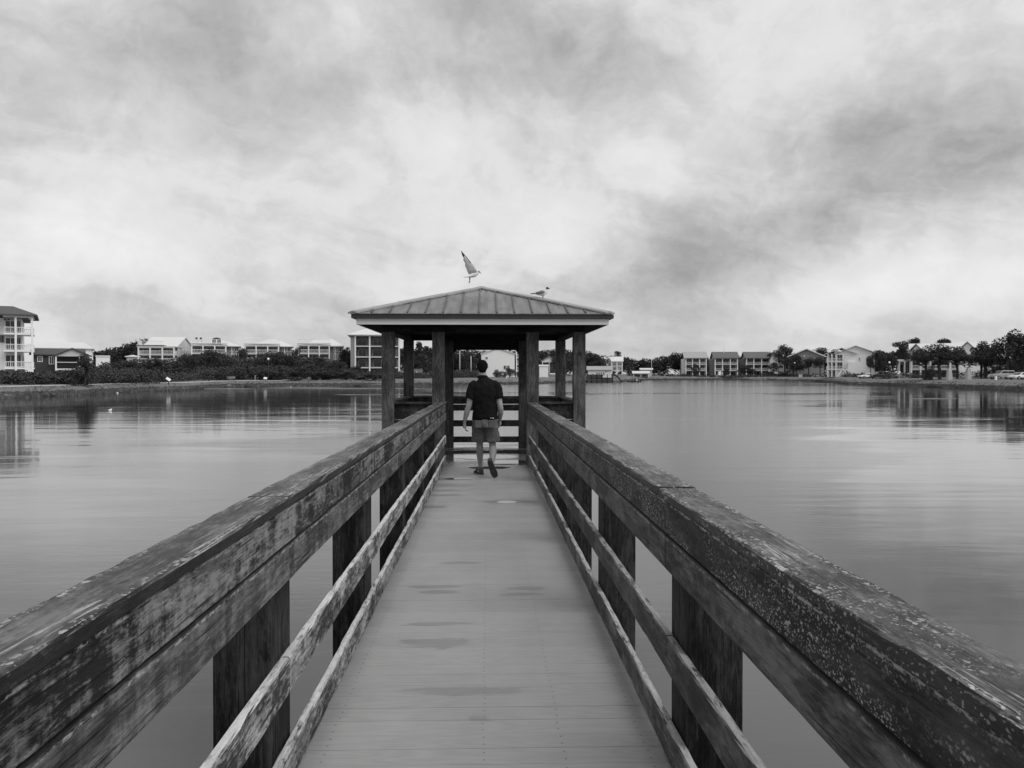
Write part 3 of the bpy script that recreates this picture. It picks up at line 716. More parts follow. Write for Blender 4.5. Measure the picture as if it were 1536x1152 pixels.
# only as wide as the shore ring needs: trimmed disc
R_ = []
for i in range(360):
    th = 2 * math.pi * i / 360 - math.pi; R_.append(((shore_r(th) + 3) * math.sin(th), (shore_r(th) + 3) * math.cos(th), WATER))
m = MB(); m.add(R_ + [(0, 0, WATER)], [(i, (i + 1) % 360, 360) for i in range(360)])
wtr = m.build('water', M_WATER, None, fix=False); tag(wtr, kind='structure')
for p in wtr.data.polygons:
    if p.normal.z < 0: wtr.data.flip_normals(); break

def strip(name, th0, th1, off, width, mat, n=120, lift=.02):
    vs, fs = [], []
    for i in range(n + 1):
        th = th0 + (th1 - th0) * i / n
        for o_ in (off, off + width):
            r = shore_r(th) + o_; x, y_ = r * math.sin(th), r * math.cos(th); vs.append((x, y_, gh(x, y_) + lift + .02))
    for i in range(n): fs.append((2 * i, 2 * i + 1, 2 * i + 3, 2 * i + 2))
    me = bpy.data.meshes.new(name); me.from_pydata(vs, [], fs); me.update(); me.flip_normals()
    o = link_mesh(name, me, mat); tag(o, kind='structure'); return o
def th_of(px): d = ray(px, 561); return math.atan2(d.x, d.y)
strip('path', th_of(-60), th_of(440), 8.5, 1.8, M_PATH)
strip('road', th_of(1290), th_of(1600), 20.5, 2.2, M_PATH)

# ------------------------------------------------------------------ foliage
def leaf_mesh(name, lobes, n_per, size, flat=1.0, seed=0, hollow=.55):
    """many small leaf-clump quads scattered through lobes [(cx,cy,cz,rx,ry,rz)]"""
    rs = np.random.RandomState(seed); C, S, SHD = [], [], []
    for (cx, cy, cz, rx, ry, rz) in lobes:
        n = max(4, int(n_per * (rx * ry * rz) ** (2 / 3.)))
        u = rs.normal(size=(n, 3)); u /= np.linalg.norm(u, axis=1)[:, None]
        rr = (hollow + (1.08 - hollow) * rs.rand(n) ** .7)[:, None]
        C.append(np.array([cx, cy, cz]) + u * rr * np.array([rx, ry, rz])); S.append(size * (.6 + .8 * rs.rand(n)))
        SHD.append(np.clip(rs.normal(.5, .22) + rs.normal(0, .15, n), 0, 1))
    C = np.concatenate(C); S = np.concatenate(S); SHD = np.concatenate(SHD); n = len(C)
    a = rs.normal(size=(n, 3)); a[:, 2] *= .6; a /= np.linalg.norm(a, axis=1)[:, None]
    b = rs.normal(size=(n, 3)); b -= (a * b).sum(1)[:, None] * a; b /= np.linalg.norm(b, axis=1)[:, None]
    a *= S[:, None]; b *= (S * .55)[:, None]; up = np.cross(a, b); up /= np.linalg.norm(up, axis=1)[:, None] + 1e-9; up *= (S * .18)[:, None]
    V = np.stack([C - a, C - b * .9 + up, C + a * 1.1, C + b + up], 1).reshape(-1, 3)
    me = bpy.data.meshes.new(name); me.vertices.add(4 * n); me.vertices.foreach_set('co', V.ravel())
    me.loops.add(4 * n); me.loops.foreach_set('vertex_index', np.arange(4 * n, dtype=np.int32))
    me.polygons.add(n); me.polygons.foreach_set('loop_start', np.arange(0, 4 * n, 4, dtype=np.int32)); me.polygons.foreach_set('loop_total', np.full(n, 4, dtype=np.int32))
    me.update(calc_edges=True); at_ = me.attributes.new('shade', 'FLOAT', 'POINT'); at_.data.foreach_set('value', np.repeat(SHD, 4).astype(np.float32))
    return me

def unit_crown(kind, seed):
    """lobes inside a unit box: width 1 (x,y in -.5...5), height 1 (z 0..1)"""
    r = random.Random(seed); L = []
    if kind == 'broad':
        for i in range(26):
            a = r.uniform(0, 6.283); z = r.uniform(.28, .9); q = math.sin(math.pi * min(1, (z - .05) / .95)) ** .6 * .40 * r.uniform(.5, 1)
            s = r.uniform(.09, .17); L.append((q * math.cos(a), q * math.sin(a), z, s, s, s * r.uniform(.6, .85)))
    elif kind == 'pine':       # open, flat-topped clusters
        for i in range(22):
            a = r.uniform(0, 6.283); z = r.choice([.50, .62, .74, .84, .93]) + r.uniform(-.04, .04); q = (.42 if z < .9 else .24) * r.uniform(.1, 1)
            s = r.uniform(.11, .20); L.append((q * math.cos(a), q * math.sin(a), z, s, s, s * .45))
    elif kind == 'palm':       # dense round head on a bare trunk
        for i in range(16):
            a = r.uniform(0, 6.283); z = r.uniform(.52, .92); q = .30 * r.uniform(.2, 1)
            s = r.uniform(.13, .2); L.append((q * math.cos(a), q * math.sin(a), z, s, s, s * .7))
    elif kind == 'shrub':
        for i in range(20):
            a = r.uniform(0, 6.283); q = .42 * r.uniform(.1, 1); z = r.uniform(.12, .88) * (1 - .55 * (q / .42) ** 2)
            s = r.uniform(.10, .17); L.append((q * math.cos(a), q * math.sin(a), z, s, s, s * 1.1))
    elif kind == 'spread':     # wind-shaped oak, wide and open beneath
        for i in range(38):
            a = r.uniform(0, 6.283); q = .46 * r.uniform(.1, 1); z = .52 + .38 * (1 - (q / .5) ** 2) * r.uniform(.4, 1) + r.uniform(-.08, .03)
            s = r.uniform(.08, .16); L.append((q * math.cos(a), q * math.sin(a), z, s, s, s * .7))
    return L
DENS = {'broad': (9000, .024), 'pine': (12000, .020), 'palm': (7000, .028), 'shrub': (9000, .026), 'spread': (13000, .020)}
PROTO = {}
def crown_mesh(kind, var):
    if (kind, var) not in PROTO:
        n, s = DENS[kind]
        PROTO[kind, var] = leaf_mesh(kind + '_foliage', unit_crown(kind, 100 + var * 7 + len(kind)), n, s, seed=var * 13 + 5)
        PROTO[kind, var].materials.append({'pine': M_LEAF_D, 'shrub': M_LEAF_S}.get(kind, M_LEAF))
    return PROTO[kind, var]
TRUNK = {}
def trunk_mesh(kind, var):
    if (kind, var) not in TRUNK:
        r = random.Random(var * 3 + len(kind)); m = MB()
        if kind == 'shrub':
            for i in range(5):
                a = r.uniform(0, 6.28); m.tube([(0, 0, -.05), (.08 * math.cos(a), .08 * math.sin(a), .3), (.26 * math.cos(a), .26 * math.sin(a), .62)], [.022, .016, .006], 5)
        else:
            w = {'palm': .035, 'pine': .022, 'broad': .035, 'spread': .035}[kind]; lean = r.uniform(-.05, .05)
            m.tube([(0, 0, -.08), (lean * .4, 0, .3), (lean, .02, .62), (lean * 1.2, .02, .86)], [w * 1.25, w, w * .8, w * .35], 7)
            for i in range(7):
                a = i * 2.4 + r.uniform(0, .6); z = r.uniform(.32, .6) if kind != 'pine' else r.uniform(.4, .85); q = r.uniform(.22, .38)
                if kind == 'palm': z = .6; q = .2
                m.tube([(lean * z, 0, z), (q * .5 * math.cos(a), q * .5 * math.sin(a), z + .1), (q * math.cos(a), q * math.sin(a), z + .18)], [w * .5, w * .33, w * .12], 5)
        TRUNK[kind, var] = m.mesh(kind + '_trunk'); TRUNK[kind, var].materials.append(M_BARK)
    return TRUNK[kind, var]
def tree(name, px, ytop, wpx, Y, kind, label, cat='tree', group=None, var=None, ybase=None, hscale=1.0):
    p = at(px, 561, Y); X = p.x; z0 = gh(X, Y) - .05; w = wpx * Y / F_PX; h = (at(px, ytop, Y).z - z0) * hscale
    var = random.randrange(5) if var is None else var
    r = empty(name, (X, Y, z0), random.uniform(0, 6.28), label, cat, group)
    for nm, me in (('foliage' if kind == 'shrub' else 'crown', crown_mesh(kind, var)), ('stem' if kind == 'shrub' else 'trunk', trunk_mesh(kind, var))):
        o = bpy.data.objects.new(nm, me); COL.objects.link(o); o.parent = r; o.scale = (w * 1.05, w * 1.05, h * 1.0)
    return r
# ------------------------------------------------------------------ houses across the lagoon
def roof_mesh(kind, x0, x1, y0, y1, ze, zr, ov=.5, th=.22, ridge=None):
    m = MB(); X0, X1, Y0, Y1 = x0 - ov, x1 + ov, y0 - ov, y1 + ov; cx = (X0 + X1) / 2; cy = (Y0 + Y1) / 2
    if kind == 'gable_x':        # ridge runs left-right
        m.add([(X0, Y0, ze), (X1, Y0, ze), (X1, cy, zr), (X0, cy, zr), (X0, Y1, ze), (X1, Y1, ze), (X0, Y0, ze - th), (X1, Y0, ze - th), (X1, cy, zr - th), (X0, cy, zr - th), (X0, Y1, ze - th), (X1, Y1, ze - th)],
              [(0, 1, 2, 3), (3, 2, 5, 4), (7, 6, 9, 8), (8, 9, 10, 11), (0, 6, 7, 1), (4, 5, 11, 10), (0, 3, 9, 6), (3, 4, 10, 9), (1, 7, 8, 2), (2, 8, 11, 5)])
    elif kind == 'gable_y':      # gable faces the water
        m.add([(X0, Y0, ze), (X0, Y1, ze), (cx, Y1, zr), (cx, Y0, zr), (X1, Y0, ze), (X1, Y1, ze), (X0, Y0, ze - th), (X0, Y1, ze - th), (cx, Y1, zr - th), (cx, Y0, zr - th), (X1, Y0, ze - th), (X1, Y1, ze - th)],
              [(0, 3, 2, 1), (3, 4, 5, 2), (7, 8, 9, 6), (8, 11, 10, 9), (0, 6, 9, 3), (3, 9, 10, 4), (1, 2, 8, 7), (2, 5, 11, 8), (0, 1, 7, 6), (4, 10, 11, 5)])
    else:                        # hip
        hl = ridge if ridge is not None else max(0.0, ((X1 - X0) - (Y1 - Y0)) / 2)
        if hl > 0: a, b = (cx - hl, cy), (cx + hl, cy)
        else: a, b = (cx, cy - .01), (cx, cy + .01)
        m.add([(X0, Y0, ze), (X1, Y0, ze), (X1, Y1, ze), (X0, Y1, ze), (a[0], a[1], zr), (b[0], b[1], zr), (X0, Y0, ze - th), (X1, Y0, ze - th), (X1, Y1, ze - th), (X0, Y1, ze - th)],
              [(0, 1, 5, 4), (1, 2, 5), (2, 3, 4, 5), (3, 0, 4), (0, 6, 7, 1), (1, 7, 8, 2), (2, 8, 9, 3), (3, 9, 6, 0), (6, 9, 8, 7)])
    return m
def gable_fill(m, kind, x0, x1, y0, y1, ze, zr, t=.2):
    if kind == 'gable_x':
        cy = (y0 + y1) / 2
        for a, b in ((x0, x0 + t), (x1 - t, x1)):
            m.add([(a, y0, ze), (a, y1, ze), (a, cy, zr), (b, y0, ze), (b, y1, ze), (b, cy, zr)], [(0, 1, 2), (5, 4, 3), (0, 3, 4, 1), (1, 4, 5, 2), (2, 5, 3, 0)])
    elif kind == 'gable_y':
        cx = (x0 + x1) / 2
        for a, b in ((y0, y0 + t), (y1 - t, y1)): m.prism([(x0, ze), (x1, ze), (cx, zr)], a, b)
def window(parent, x, y, z, w, h, frame=M_TRIM, side=None, name='window', glass=M_GLASS, split=True):
    """window on the front (y = const) or, with side=+-1, on a side wall (x = const)"""
    f = .12
    m = MB()
    if side is None:
        m.box(x - w/2 - f, x + w/2 + f, y - .10, y - .003, z - f, z - .002); m.box(x - w/2 - f, x + w/2 + f, y - .10, y - .003, z + h + .002, z + h + f)
        m.box(x - w/2 - f, x - w/2, y - .10, y - .003, z, z + h); m.box(x + w/2, x + w/2 + f, y - .10, y - .003, z, z + h)
        if split: m.box(x - .04, x + .04, y - .09, y - .02, z, z + h)
        o = m.build(name, frame, parent, fix=False); g_ = MB(); g_.box(x - w/2, x + w/2, y - .05, y - .006, z, z + h); g_.build('pane', glass, o, fix=False)
    else:
        a, b = (x, x + .1 * side) if side > 0 else (x + .1 * side, x); a += .003 * side; b += .003 * side
        m.box(a, b, y - w/2 - f, y + w/2 + f, z - f, z - .002); m.box(a, b, y - w/2 - f, y + w/2 + f, z + h + .002, z + h + f)
        m.box(a, b, y - w/2 - f, y - w/2, z, z + h); m.box(a, b, y + w/2, y + w/2 + f, z, z + h)
        o = m.build(name, frame, parent, fix=False); g_ = MB(); c = x + .05 * side; g_.box(min(x + .004 * side, c), max(x + .004 * side, c), y - w/2, y + w/2, z, z + h); g_.build('pane', glass, o, fix=False)
    return o
def railing(parent, x0, x1, y, z, mat=M_TRIM, h=1.0, side=False, y1=None, sp=.28):
    m = MB()
    if not side:
        m.box(x0, x1, y - .05, y + .05, z + h - .1, z + h); m.box(x0, x1, y - .03, y + .03, z + .1, z + .17); n = max(2, int((x1 - x0) / sp))
        for i in range(n + 1): xx = x0 + (x1 - x0) * i / n; m.box(xx - .03, xx + .03, y - .025, y + .025, z + .171, z + h - .101)
    else:
        m.box(x0 - .05, x0 + .05, y, y1, z + h - .1, z + h); n = max(2, int((y1 - y) / sp))
        for i in range(n + 1): yy = y + (y1 - y) * i / n; m.box(x0 - .025, x0 + .025, yy - .03, yy + .03, z + .1, z + h - .101)
    return m.build('railing', mat, parent, fix=False)
def house(name, label, px0, px1, Y, eave, ridge_px, storeys, bays, roof='hip', wall=M_WHITE, rmat=M_RPALE, depth=11, porch=2.6, group=None, yaw=None, yf=.9,
          cat='house', open_lo=0, dark_porch=True, side_win=True, zoff=0.0, ridge=None, railm=M_TRIM, porch_span=(0, 1), ov=.5, recess=M_SHADE, win=True, cw=.16, zbase=None):
    p0, p1 = at(px0, 561, Y), at(px1, 561, Y); Wd = p1.x - p0.x; cx = (p0.x + p1.x) / 2
    th = math.atan2(cx, Y)
    if yaw is None: yaw = -th * yf
    fs_ = 1 / (math.cos(yaw) - math.tan(th) * math.sin(yaw)); Wd *= fs_
    zb = (gh(cx, Y + 4) if zbase is None else zbase) + zoff - .1; ze = at(px0, eave, Y).z - zb; zr = at(px0, ridge_px, Y).z - zb
    r = empty(name, (cx, Y, zb), yaw, label, cat, group)
    x0, x1 = -Wd / 2, Wd / 2; sh = ze / storeys
    yb0 = porch; m = MB()
    rh = zr - ze
    # body: set back behind the porches; the part outside the porch span comes forward
    m.box(x0, x1, yb0, depth, 0, ze - .02)
    if roof.startswith('gable'): gable_fill(m, roof, x0 + .02, x1 - .02, (0 if porch else 0) + .02, depth - .02, ze - .019, zr - .25)
    xs0, xs1 = x0 + Wd * porch_span[0], x0 + Wd * porch_span[1]
    if porch and porch_span[0] > 0: m.box(x0, xs0, .02, yb0 - .001, 0, ze - .02)
    if porch and porch_span[1] < 1: m.box(xs1, x1, .02, yb0 - .001, 0, ze - .02)
    m.build('wall', wall, r, fix=True)
    roof_mesh(roof, x0, x1, 0, depth, ze + .1, zr, ov, ridge=ridge).build('roof', rmat, r)
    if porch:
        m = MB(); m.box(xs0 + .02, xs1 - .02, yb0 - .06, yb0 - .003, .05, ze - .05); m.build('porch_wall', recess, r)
        for s in range(storeys):
            z = s * sh
            if s >= open_lo or s > 0:
                if s: m = MB(); m.box(xs0, xs1, -.05, yb0 - .062, z - .28, z); m.build('porch_floor', M_FLOORW, r)
                if s: railing(r, xs0 + .1, xs1 - .1, .0, z, railm)
                if s and porch_span[1] >= 1: railing(r, xs1 - .1, 0, .15, z, railm, side=True, y1=yb0 - .2)
                if s and porch_span[0] <= 0: railing(r, xs0 + .1, 0, .15, z, railm, side=True, y1=yb0 - .2)
            for b in range(bays):
                bw_ = (xs1 - xs0) / bays; bx = xs0 + bw_ * (b + .5)
                if win: window(r, bx, yb0 - .06, z + .12 + (.0 if s else .05), bw_ * random.uniform(.45, .68), sh * .66, M_SHADE, split=random.random() < .6)
        m = MB(); m.box(xs0, xs1, -.08, .14, ze - .35, ze - .03); m.build('porch_beam', M_TRIM, r)
        for b in range(bays + 1):
            x = xs0 + (xs1 - xs0) * b / bays; x = min(max(x, xs0 + cw), xs1 - cw)
            m = MB(); m.box(x - cw, x + cw, -.14, .16, 0, ze - .352); m.box(x - cw - .05, x + cw + .05, -.19, .21, ze - .55, ze - .40); m.build('column', M_TRIM, r, fix=False)
    if side_win:
        for sgn, xx in ((-1, x0), (1, x1)):
            for s in range(storeys):
                for yy in (.45, .78): window(r, xx, yb0 + (depth - yb0) * yy, s * sh + .9, .9, 1.4, M_TRIM, side=sgn)
    return r, dict(W=Wd, x0=x0, x1=x1, ze=ze, zr=zr, sh=sh, depth=depth, zb=zb, pxm=Y / F_PX * fs_)

def roof_terrace(r, q, x0, x1, z, chairs=0, y0=-.1, y1=3.6):
    """open terrace over the porch, with its own balustrade"""
    m = MB(); m.box(x0 - .25, x1 + .25, y0 - .15, y1, z - .16, z); m.build('terrace_deck', M_TRIM, r)
    railing(r, x0, x1, y0, z + .002, M_TRIM, 1.05); railing(r, x0, 0, y0 + .1, z + .002, M_TRIM, 1.05, side=True, y1=y1 - .1)
def chair(x, y, z, label, group, s=1.0):
    r = empty('terrace_chair', (x, y, z), random.uniform(-.4, .4), label, 'chair', group)
    m = MB(); m.box(-.28, .28, -.28, .28, .62, .68); m.build('seat', M_BLACK, r)
    m = MB(); m.box(-.28, .28, .25, .31, .69, 1.25); m.build('backrest', M_BLACK, r)
    for a in (-.24, .24):
        for b in (-.24, .24): m = MB(); m.box(a - .03, a + .03, b - .03, b + .03, 0, .62); m.build('leg', M_BLACK, r)

# --- left bank
h, q = house('apartment_building', 'tall white building with stacked corner balconies at the far left edge', -40, 33, 150, 475.5, 461, 4, 4, 'hip', M_WHITE, M_RDARK, depth=15, porch=0, cat='apartment building', ov=1.1, ridge=2.6, side_win=False)
# its recessed balcony corner, built as bays on the front right
pm = q['pxm']
bx0, bx1 = q['x1'] - 25 * pm, q['x1'] + 19 * pm
m = MB(); m.box(bx0 - .1, bx1, -3.2, -.02, q['ze'] - .05, q['ze'] + .25); m.box(q['x1'] + .02, bx1, 0, 5.5, q['ze'] - .04, q['ze'] + .24); m.build('balcony_roof', M_TRIM, h)
rm = roof_mesh('hip', q['x0'], bx1, -3.2, 12, q['ze'] + .40, at(0, 458.7, 154).z - q['zb'], .6, ridge=12 * pm); rm.build('roof', M_RDARK, h)
for s in (1, 2, 3):
    z = at(0, {3: 498.5, 2: 524.5, 1: 551}[s], 147).z - q['zb']
    m = MB(); m.box(bx0, bx1, -3.0, -.02, z - .3, z); m.box(q['x1'] + .02, bx1, 0, 5, z - .29, z - .01); m.build('balcony_floor', M_TRIM, h)
    railing(h, bx0 + .1, bx1 - .1, -2.9, z, M_TRIM, 1.05); railing(h, bx1 - .15, 0, -2.7, z, M_TRIM, 1.05, side=True, y1=4.9); railing(h, q['x1'] + .1, bx1 - .1, 4.9, z, M_TRIM, 1.05)
    window(h, bx0 + 9 * pm, -.0, z + .1, 1.5, 2.1, M_TRIM, name='balcony_door'); window(h, bx0 + 20 * pm, -.0, z + .1, .7, 2.1, M_SHADE, name='balcony_door')
    if s == 3: window(h, bx0 + 4 * pm, 0, z + 2.35, 1.0, .3, M_TRIM)
m = MB(); m.box(bx0 + .2, q['x1'] - .05, -.008, -.004, .2, q['ze'] - .1); m.build('balcony_wall', M_PALE, h)
for x in (bx0 + 17.5 * pm, bx1 - .25):
    m = MB(); m.box(x - .17, x + .17, -3.15, -2.80, 0, q['ze'] - .052); m.build('column', M_TRIM, h, bevel=.03)
for zz in (509, ):
    window(h, q['x0'] + 40.5 * pm, 0, at(0, 513, 150).z - q['zb'], .8, 1.2, M_MIDG)

h, q = house('house', 'low dark house with white trimmed porch gable beside the tall balcony building', 50, 122, 158, 532, 521.5, 1, 1, 'gable_x', M_DARKS, M_RDARK, depth=10, porch=0, side_win=False, ov=.6)
pm = q['pxm']
for x in (60, 76.5): window(h, q['x0'] + (x - 50) * pm, 0, at(0, 542 if x < 70 else 545.5, 158).z - q['zb'], .62, .85 if x < 70 else 1.3)
# screened porch with its own gable
gx0, gx1 = q['x0'] + 33 * pm, q['x1'] + 1.5
rm = roof_mesh('gable_y', gx0, gx1, -3.2, 2, at(0, 533.5, 158).z - q['zb'], at(0, 522, 158).z - q['zb'], .35); rm.build('porch_roof', M_RDARK, h)
mm = MB(); ze_ = at(0, 534, 158).z - q['zb']; mm.prism([(gx0, ze_ - .1), (gx1, ze_ - .1), ((gx0 + gx1) / 2, ze_ + 1.25)], -3.15, -3.0); mm.build('porch_gable', M_PALE, h)
for x in (gx0 + .15, (gx0 + gx1) / 2 + 1.2, gx1 - .15): mm = MB(); mm.box(x - .13, x + .13, -3.2, -2.95, 0, ze_ - .12); mm.build('column', M_TRIM, h)
mm = MB(); mm.box(gx0, gx1, -3.1, 0, at(0, 553, 158).z - q['zb'] - .3, at(0, 553, 158).z - q['zb']); mm.box(gx0, gx1, -3.12, -3.0, at(0, 544, 158).z - q['zb'], at(0, 543.2, 158).z - q['zb']); mm.build('porch_floor', M_TRIM, h)

house('house', 'white house with a wide pale roof behind the low dark house', 52, 138, 200, 522.5, 511.5, 2, 4, 'hip', M_WHITE, M_RPALE, depth=16, porch=0, ridge=4.0)
house('shed', 'small white flat building between dark bushes left of the gabled white house', 144, 164, 185, 534.5, 533, 1, 2, 'gable_x', M_WHITE, M_RPALE, depth=5, porch=0, side_win=False, cat='shed', ov=.1)
house('house', 'tiny pale roof just showing above the bushes left of the gabled white house', 190, 208, 250, 535, 532, 1, 1, 'hip', M_PALE, M_RPALE, depth=6, porch=0, side_win=False)

Yl = 228
h, q = house('house', 'white house with large gabled pale roof and columned porches, leftmost of the porch row', 207, 262, Yl, 520, 518.5, 4, 3, 'hip', M_PALE, M_RPALE, depth=6, porch=2.6, ov=.2, recess=M_RECESS, side_win=False, yf=.12)
pm = q['pxm']
rm = roof_mesh('gable_x', q['x0'] + 5 * pm, q['x1'], 2.0, 16, q['ze'] + .2, at(0, 505.2, Yl + 9).z - q['zb'], .3); rm.build('roof', M_RPALE, h)
mm = MB(); mm.box(q['x0'] + 1, q['x1'] - .05, 6.02, 16, 0, q['ze'] + .1); gable_fill(mm, 'gable_x', q['x0'] + 6 * pm, q['x1'] - .05, 2.3, 15.7, q['ze'] + .11, at(0, 505.2, Yl + 9).z - q['zb'] - .3); mm.build('wall', M_PALE, h)
roof_terrace(h, q, q['x0'], q['x1'] - 3, q['ze'] + .55, y1=3.0)
for yy in (8.0, 10.5): window(h, q['x1'] - .05, yy, q['ze'] - 2.2, .8, 1.5, M_TRIM, side=1)

PORCH = [(287, 340, 517.3, 510, 'house with roof terrace chairs and arched dormer, second from left in the porch row', M_MIDG),
         (367, 419, 517.8, 508, 'house with pale peaked hip roof and roof terrace, middle of the porch row', M_MIDG),
         (447, 495, 517.4, 508, 'house with low pale hip roof and white balcony rail, nearest the tall four storey block', M_MIDG)]
for i, (a, b, ev, rd, lab, wm) in enumerate(PORCH):
    Yh = 232
    h, q = house('house', lab, a, b, Yh, ev, ev - 1.5, 4, 3, 'hip', wm, M_RPALE, depth=5, porch=2.8, ov=.2, recess=M_RECESS, side_win=False, group='porch houses behind the left thicket')
    pm = q['pxm']; ze = q['ze']; xr = q['x1'] + 19 * pm; cxp = q['x0'] + (34 if i else 30) * pm
    mm = MB(); mm.box(q['x1'] - 1.5, xr, 4.0, 15, 0, ze - .3); mm.build('wall', wm, h)
    # main hip behind the terrace
    zp = at(0, rd, Yh + 9).z - q['zb']
    mm = roof_mesh('hip', q['x0'] + 10 * pm, xr, 3.4, 15, ze - .1, zp, .5, ridge=(1.2 if i != 2 else 2.4)); mm.build('roof', M_RPALE, h)
    for s in (2, 3):
        for yy in (6.0,): window(h, q['x1'] + 8 * pm, 4.0, s * q['sh'] + .7, .8, 1.4, M_TRIM); window(h, q['x1'] + 15 * pm, 4.0, s * q['sh'] + .7, .8, 1.4, M_TRIM)
    mm = MB(); mm.box(xr - 12 * pm, xr - 10.2 * pm, 3.7, 4.0, 0, ze - .32); mm.build('corner_board', M_TRIM, h)
    roof_terrace(h, q, q['x0'], q['x1'], ze + .5, y1=3.2)
    if i == 0:
        mm = MB(); n = 10; cx_ = q['x0'] + 37 * pm; rr = 8 * pm; pts = [(cx_ - rr, ze + .5)] + [(cx_ - rr * math.cos(math.pi * k_ / n), ze + .5 + .7 + 1.0 * math.sin(math.pi * k_ / n)) for k_ in range(n + 1)] + [(cx_ + rr, ze + .5)]
        mm.prism(pts, 3.0, 6.0); mm.build('dormer', M_DARKS, h)
        for dx in (-.9, 0, .9): mm = MB(); mm.box(cx_ + dx * rr - .12, cx_ + dx * rr + .12, 2.9, 3.0, ze + .5, ze + 1.7); mm.build('mullion', M_TRIM, h)
        for k_, dx in enumerate((7.5, 14)):
            w = h.matrix_basis @ Vector((q['x0'] + dx * pm, 1.2, ze + .5)); chair(w.x, w.y, w.z + .35, ('left' if k_ == 0 else 'right') + ' one of two dark chairs on the roof terrace with the arched dormer', 'dark chairs on a roof terrace')

h, q = house('apartment_block', 'grey four storey block with white posts and dark balconies left of the gazebo', 526, 600, 225, 502.5, 486, 4, 3, 'hip', M_MIDG, M_RPALE, depth=14, porch=2.4, cat='apartment block', ov=.8, recess=M_RECESS, porch_span=(.08, 1), railm=M_BLACK, cw=.2)

# --- straight behind the gazebo
h, q = house('house', 'large white house with plain gable wall seen through the gazebo', 722, 772, 262, 531, 521.5, 3, 1, 'gable_y', M_WHITE, M_RPALE, depth=18, porch=0, ov=.3, side_win=False)
pm = q['pxm']
window(h, q['x0'] + 36 * pm, 0, at(0, 553.6, 262).z - q['zb'], 1.0, 1.1); window(h, q['x0'] + 40 * pm, 0, at(0, 553.6, 262).z - q['zb'], 1.0, 1.1); window(h, q['x0'] + 8 * pm, 0, at(0, 538.5, 262).z - q['zb'], .6, .7)
h2, q2 = house('house', 'white balcony house at the right end of the plain gable wall', 774, 790, 266, 526, 521, 4, 2, 'gable_x', M_WHITE, M_RPALE, depth=10, porch=2.2, ov=.3)
house('cottage', 'small white gabled cottage between the right gazebo posts', 813, 835, 300, 542, 534.5, 1, 2, 'gable_y', M_WHITE, M_RMID, depth=9, porch=1.6, cat='cottage', recess=M_RECESS, side_win=False, zoff=1.2)
house('shed', 'small white waterside shed between the right gazebo posts', 809, 822.5, 262, 549, 547, 1, 1, 'gable_x', M_WHITE, M_RPALE, depth=4, porch=0, cat='shed', side_win=False, ov=.15)
# --- right of the gazebo
h, q = house('boathouse', 'low white boathouse with grey roof and a row of windows beside the dock', 882, 917, 272, 555, 549, 1, 1, 'gable_x', M_WHITE, M_RMID, depth=8, porch=0, cat='boathouse', side_win=False, ov=.5, zoff=.3)
pm = q['pxm']
for k_ in range(4): window(h, q['x0'] + (13.5 + 3.4 * k_) * pm, 0, at(0, 562.8, 272).z - q['zb'], .42, .9)
window(h, q['x0'] + 27 * pm, 0, at(0, 558, 272).z - q['zb'], .5, .3)
h, q = house('house', 'narrow white two balcony house with pale roof above the dock stairs', 917, 934, 290, 542, 534.5, 3, 2, 'gable_x', M_WHITE, M_RPALE, depth=9, porch=2.2, ov=.3, zoff=1.0)
mm = MB(); mm.box(q['x0'] - 3.4, q['x0'] - .02, 3, 9, 0, q['ze'] - .2); mm.build('wall', M_WHITE, h); roof_mesh('gable_x', q['x0'] - 3.4, q['x0'] - .1, 3, 9, q['ze'] - .1, q['zr'] - .2, .2).build('roof', M_RPALE, h)
mm = MB(); mm.box(q['x0'] + .2, q['x0'] + .9, 4, 4.7, q['ze'] + .4, q['zr'] + .5); mm.build('chimney', M_PALE, h)
# dock stairs
st = empty('stairs', (at(922, 561, 278).x, 278, 0), 0, 'pale outdoor stairs coming down from the narrow two balcony house', 'stairs')
mm = MB(); a = Vector((0, 0, at(0, 562, 268).z)); b = Vector((7 * .216, 0, at(0, 556, 268).z)); mm.bar(a, b, 1.0, .25); mm.build('flight', M_TRIM, st); mm = MB(); mm.bar(a + Vector((0, -.5, .9)), b + Vector((0, -.5, .9)), .1, .12); mm.build('handrail', M_TRIM, st)
house('cottage', 'small pale cottage with shallow gable on the bank right of the dock hut', 950, 973, 350, 560, 556.5, 1, 2, 'gable_x', M_WHITE, M_RPALE, depth=6, porch=1.2, cat='cottage', side_win=False, recess=M_RECESS, cw=.12)
house('house', 'pale flat roofed house half hidden by trees above the small pale cottage', 961, 978, 375, 554.5, 552, 1, 2, 'gable_x', M_PALE, M_RPALE, depth=6, porch=0, side_win=False)

ROW = [(1028, 1060, 'pale three storey porch house with light roof, leftmost of the three alike', M_WHITE, M_RMID, 1020),
       (1072, 1107, 'three storey porch house with dark roof and grey side, middle of the three alike', M_MIDG, M_RDARK2, 1063),
       (1119, 1154, 'three storey dark roofed porch house, right of the three alike, behind trees', M_MIDG, M_RDARK2, 1110)]
for i, (a, b, lab, wm, rmt, al) in enumerate(ROW):
    h, q = house('house', lab, a, b, 395, 537, 527, 3, 3, 'gable_x', wm, rmt, depth=15, porch=2.8, ov=.7, group='three storey porch houses in a row', railm=M_TRIM, cw=.22, recess=M_RECESS, yf=.55)
    mm = MB(); mm.box(q['x0'] - 1.4, q['x0'] - .01, 5, 13, 0, q['ze'] - .4); mm.build('side_wing', wm, h)
h, q = house('house', 'narrow white house with steep gable and side balcony right of the porch row', 1155, 1167, 392, 539, 528, 3, 1, 'gable_y', M_WHITE, M_RDARK2, depth=11, porch=0, ov=.4, yf=.5)
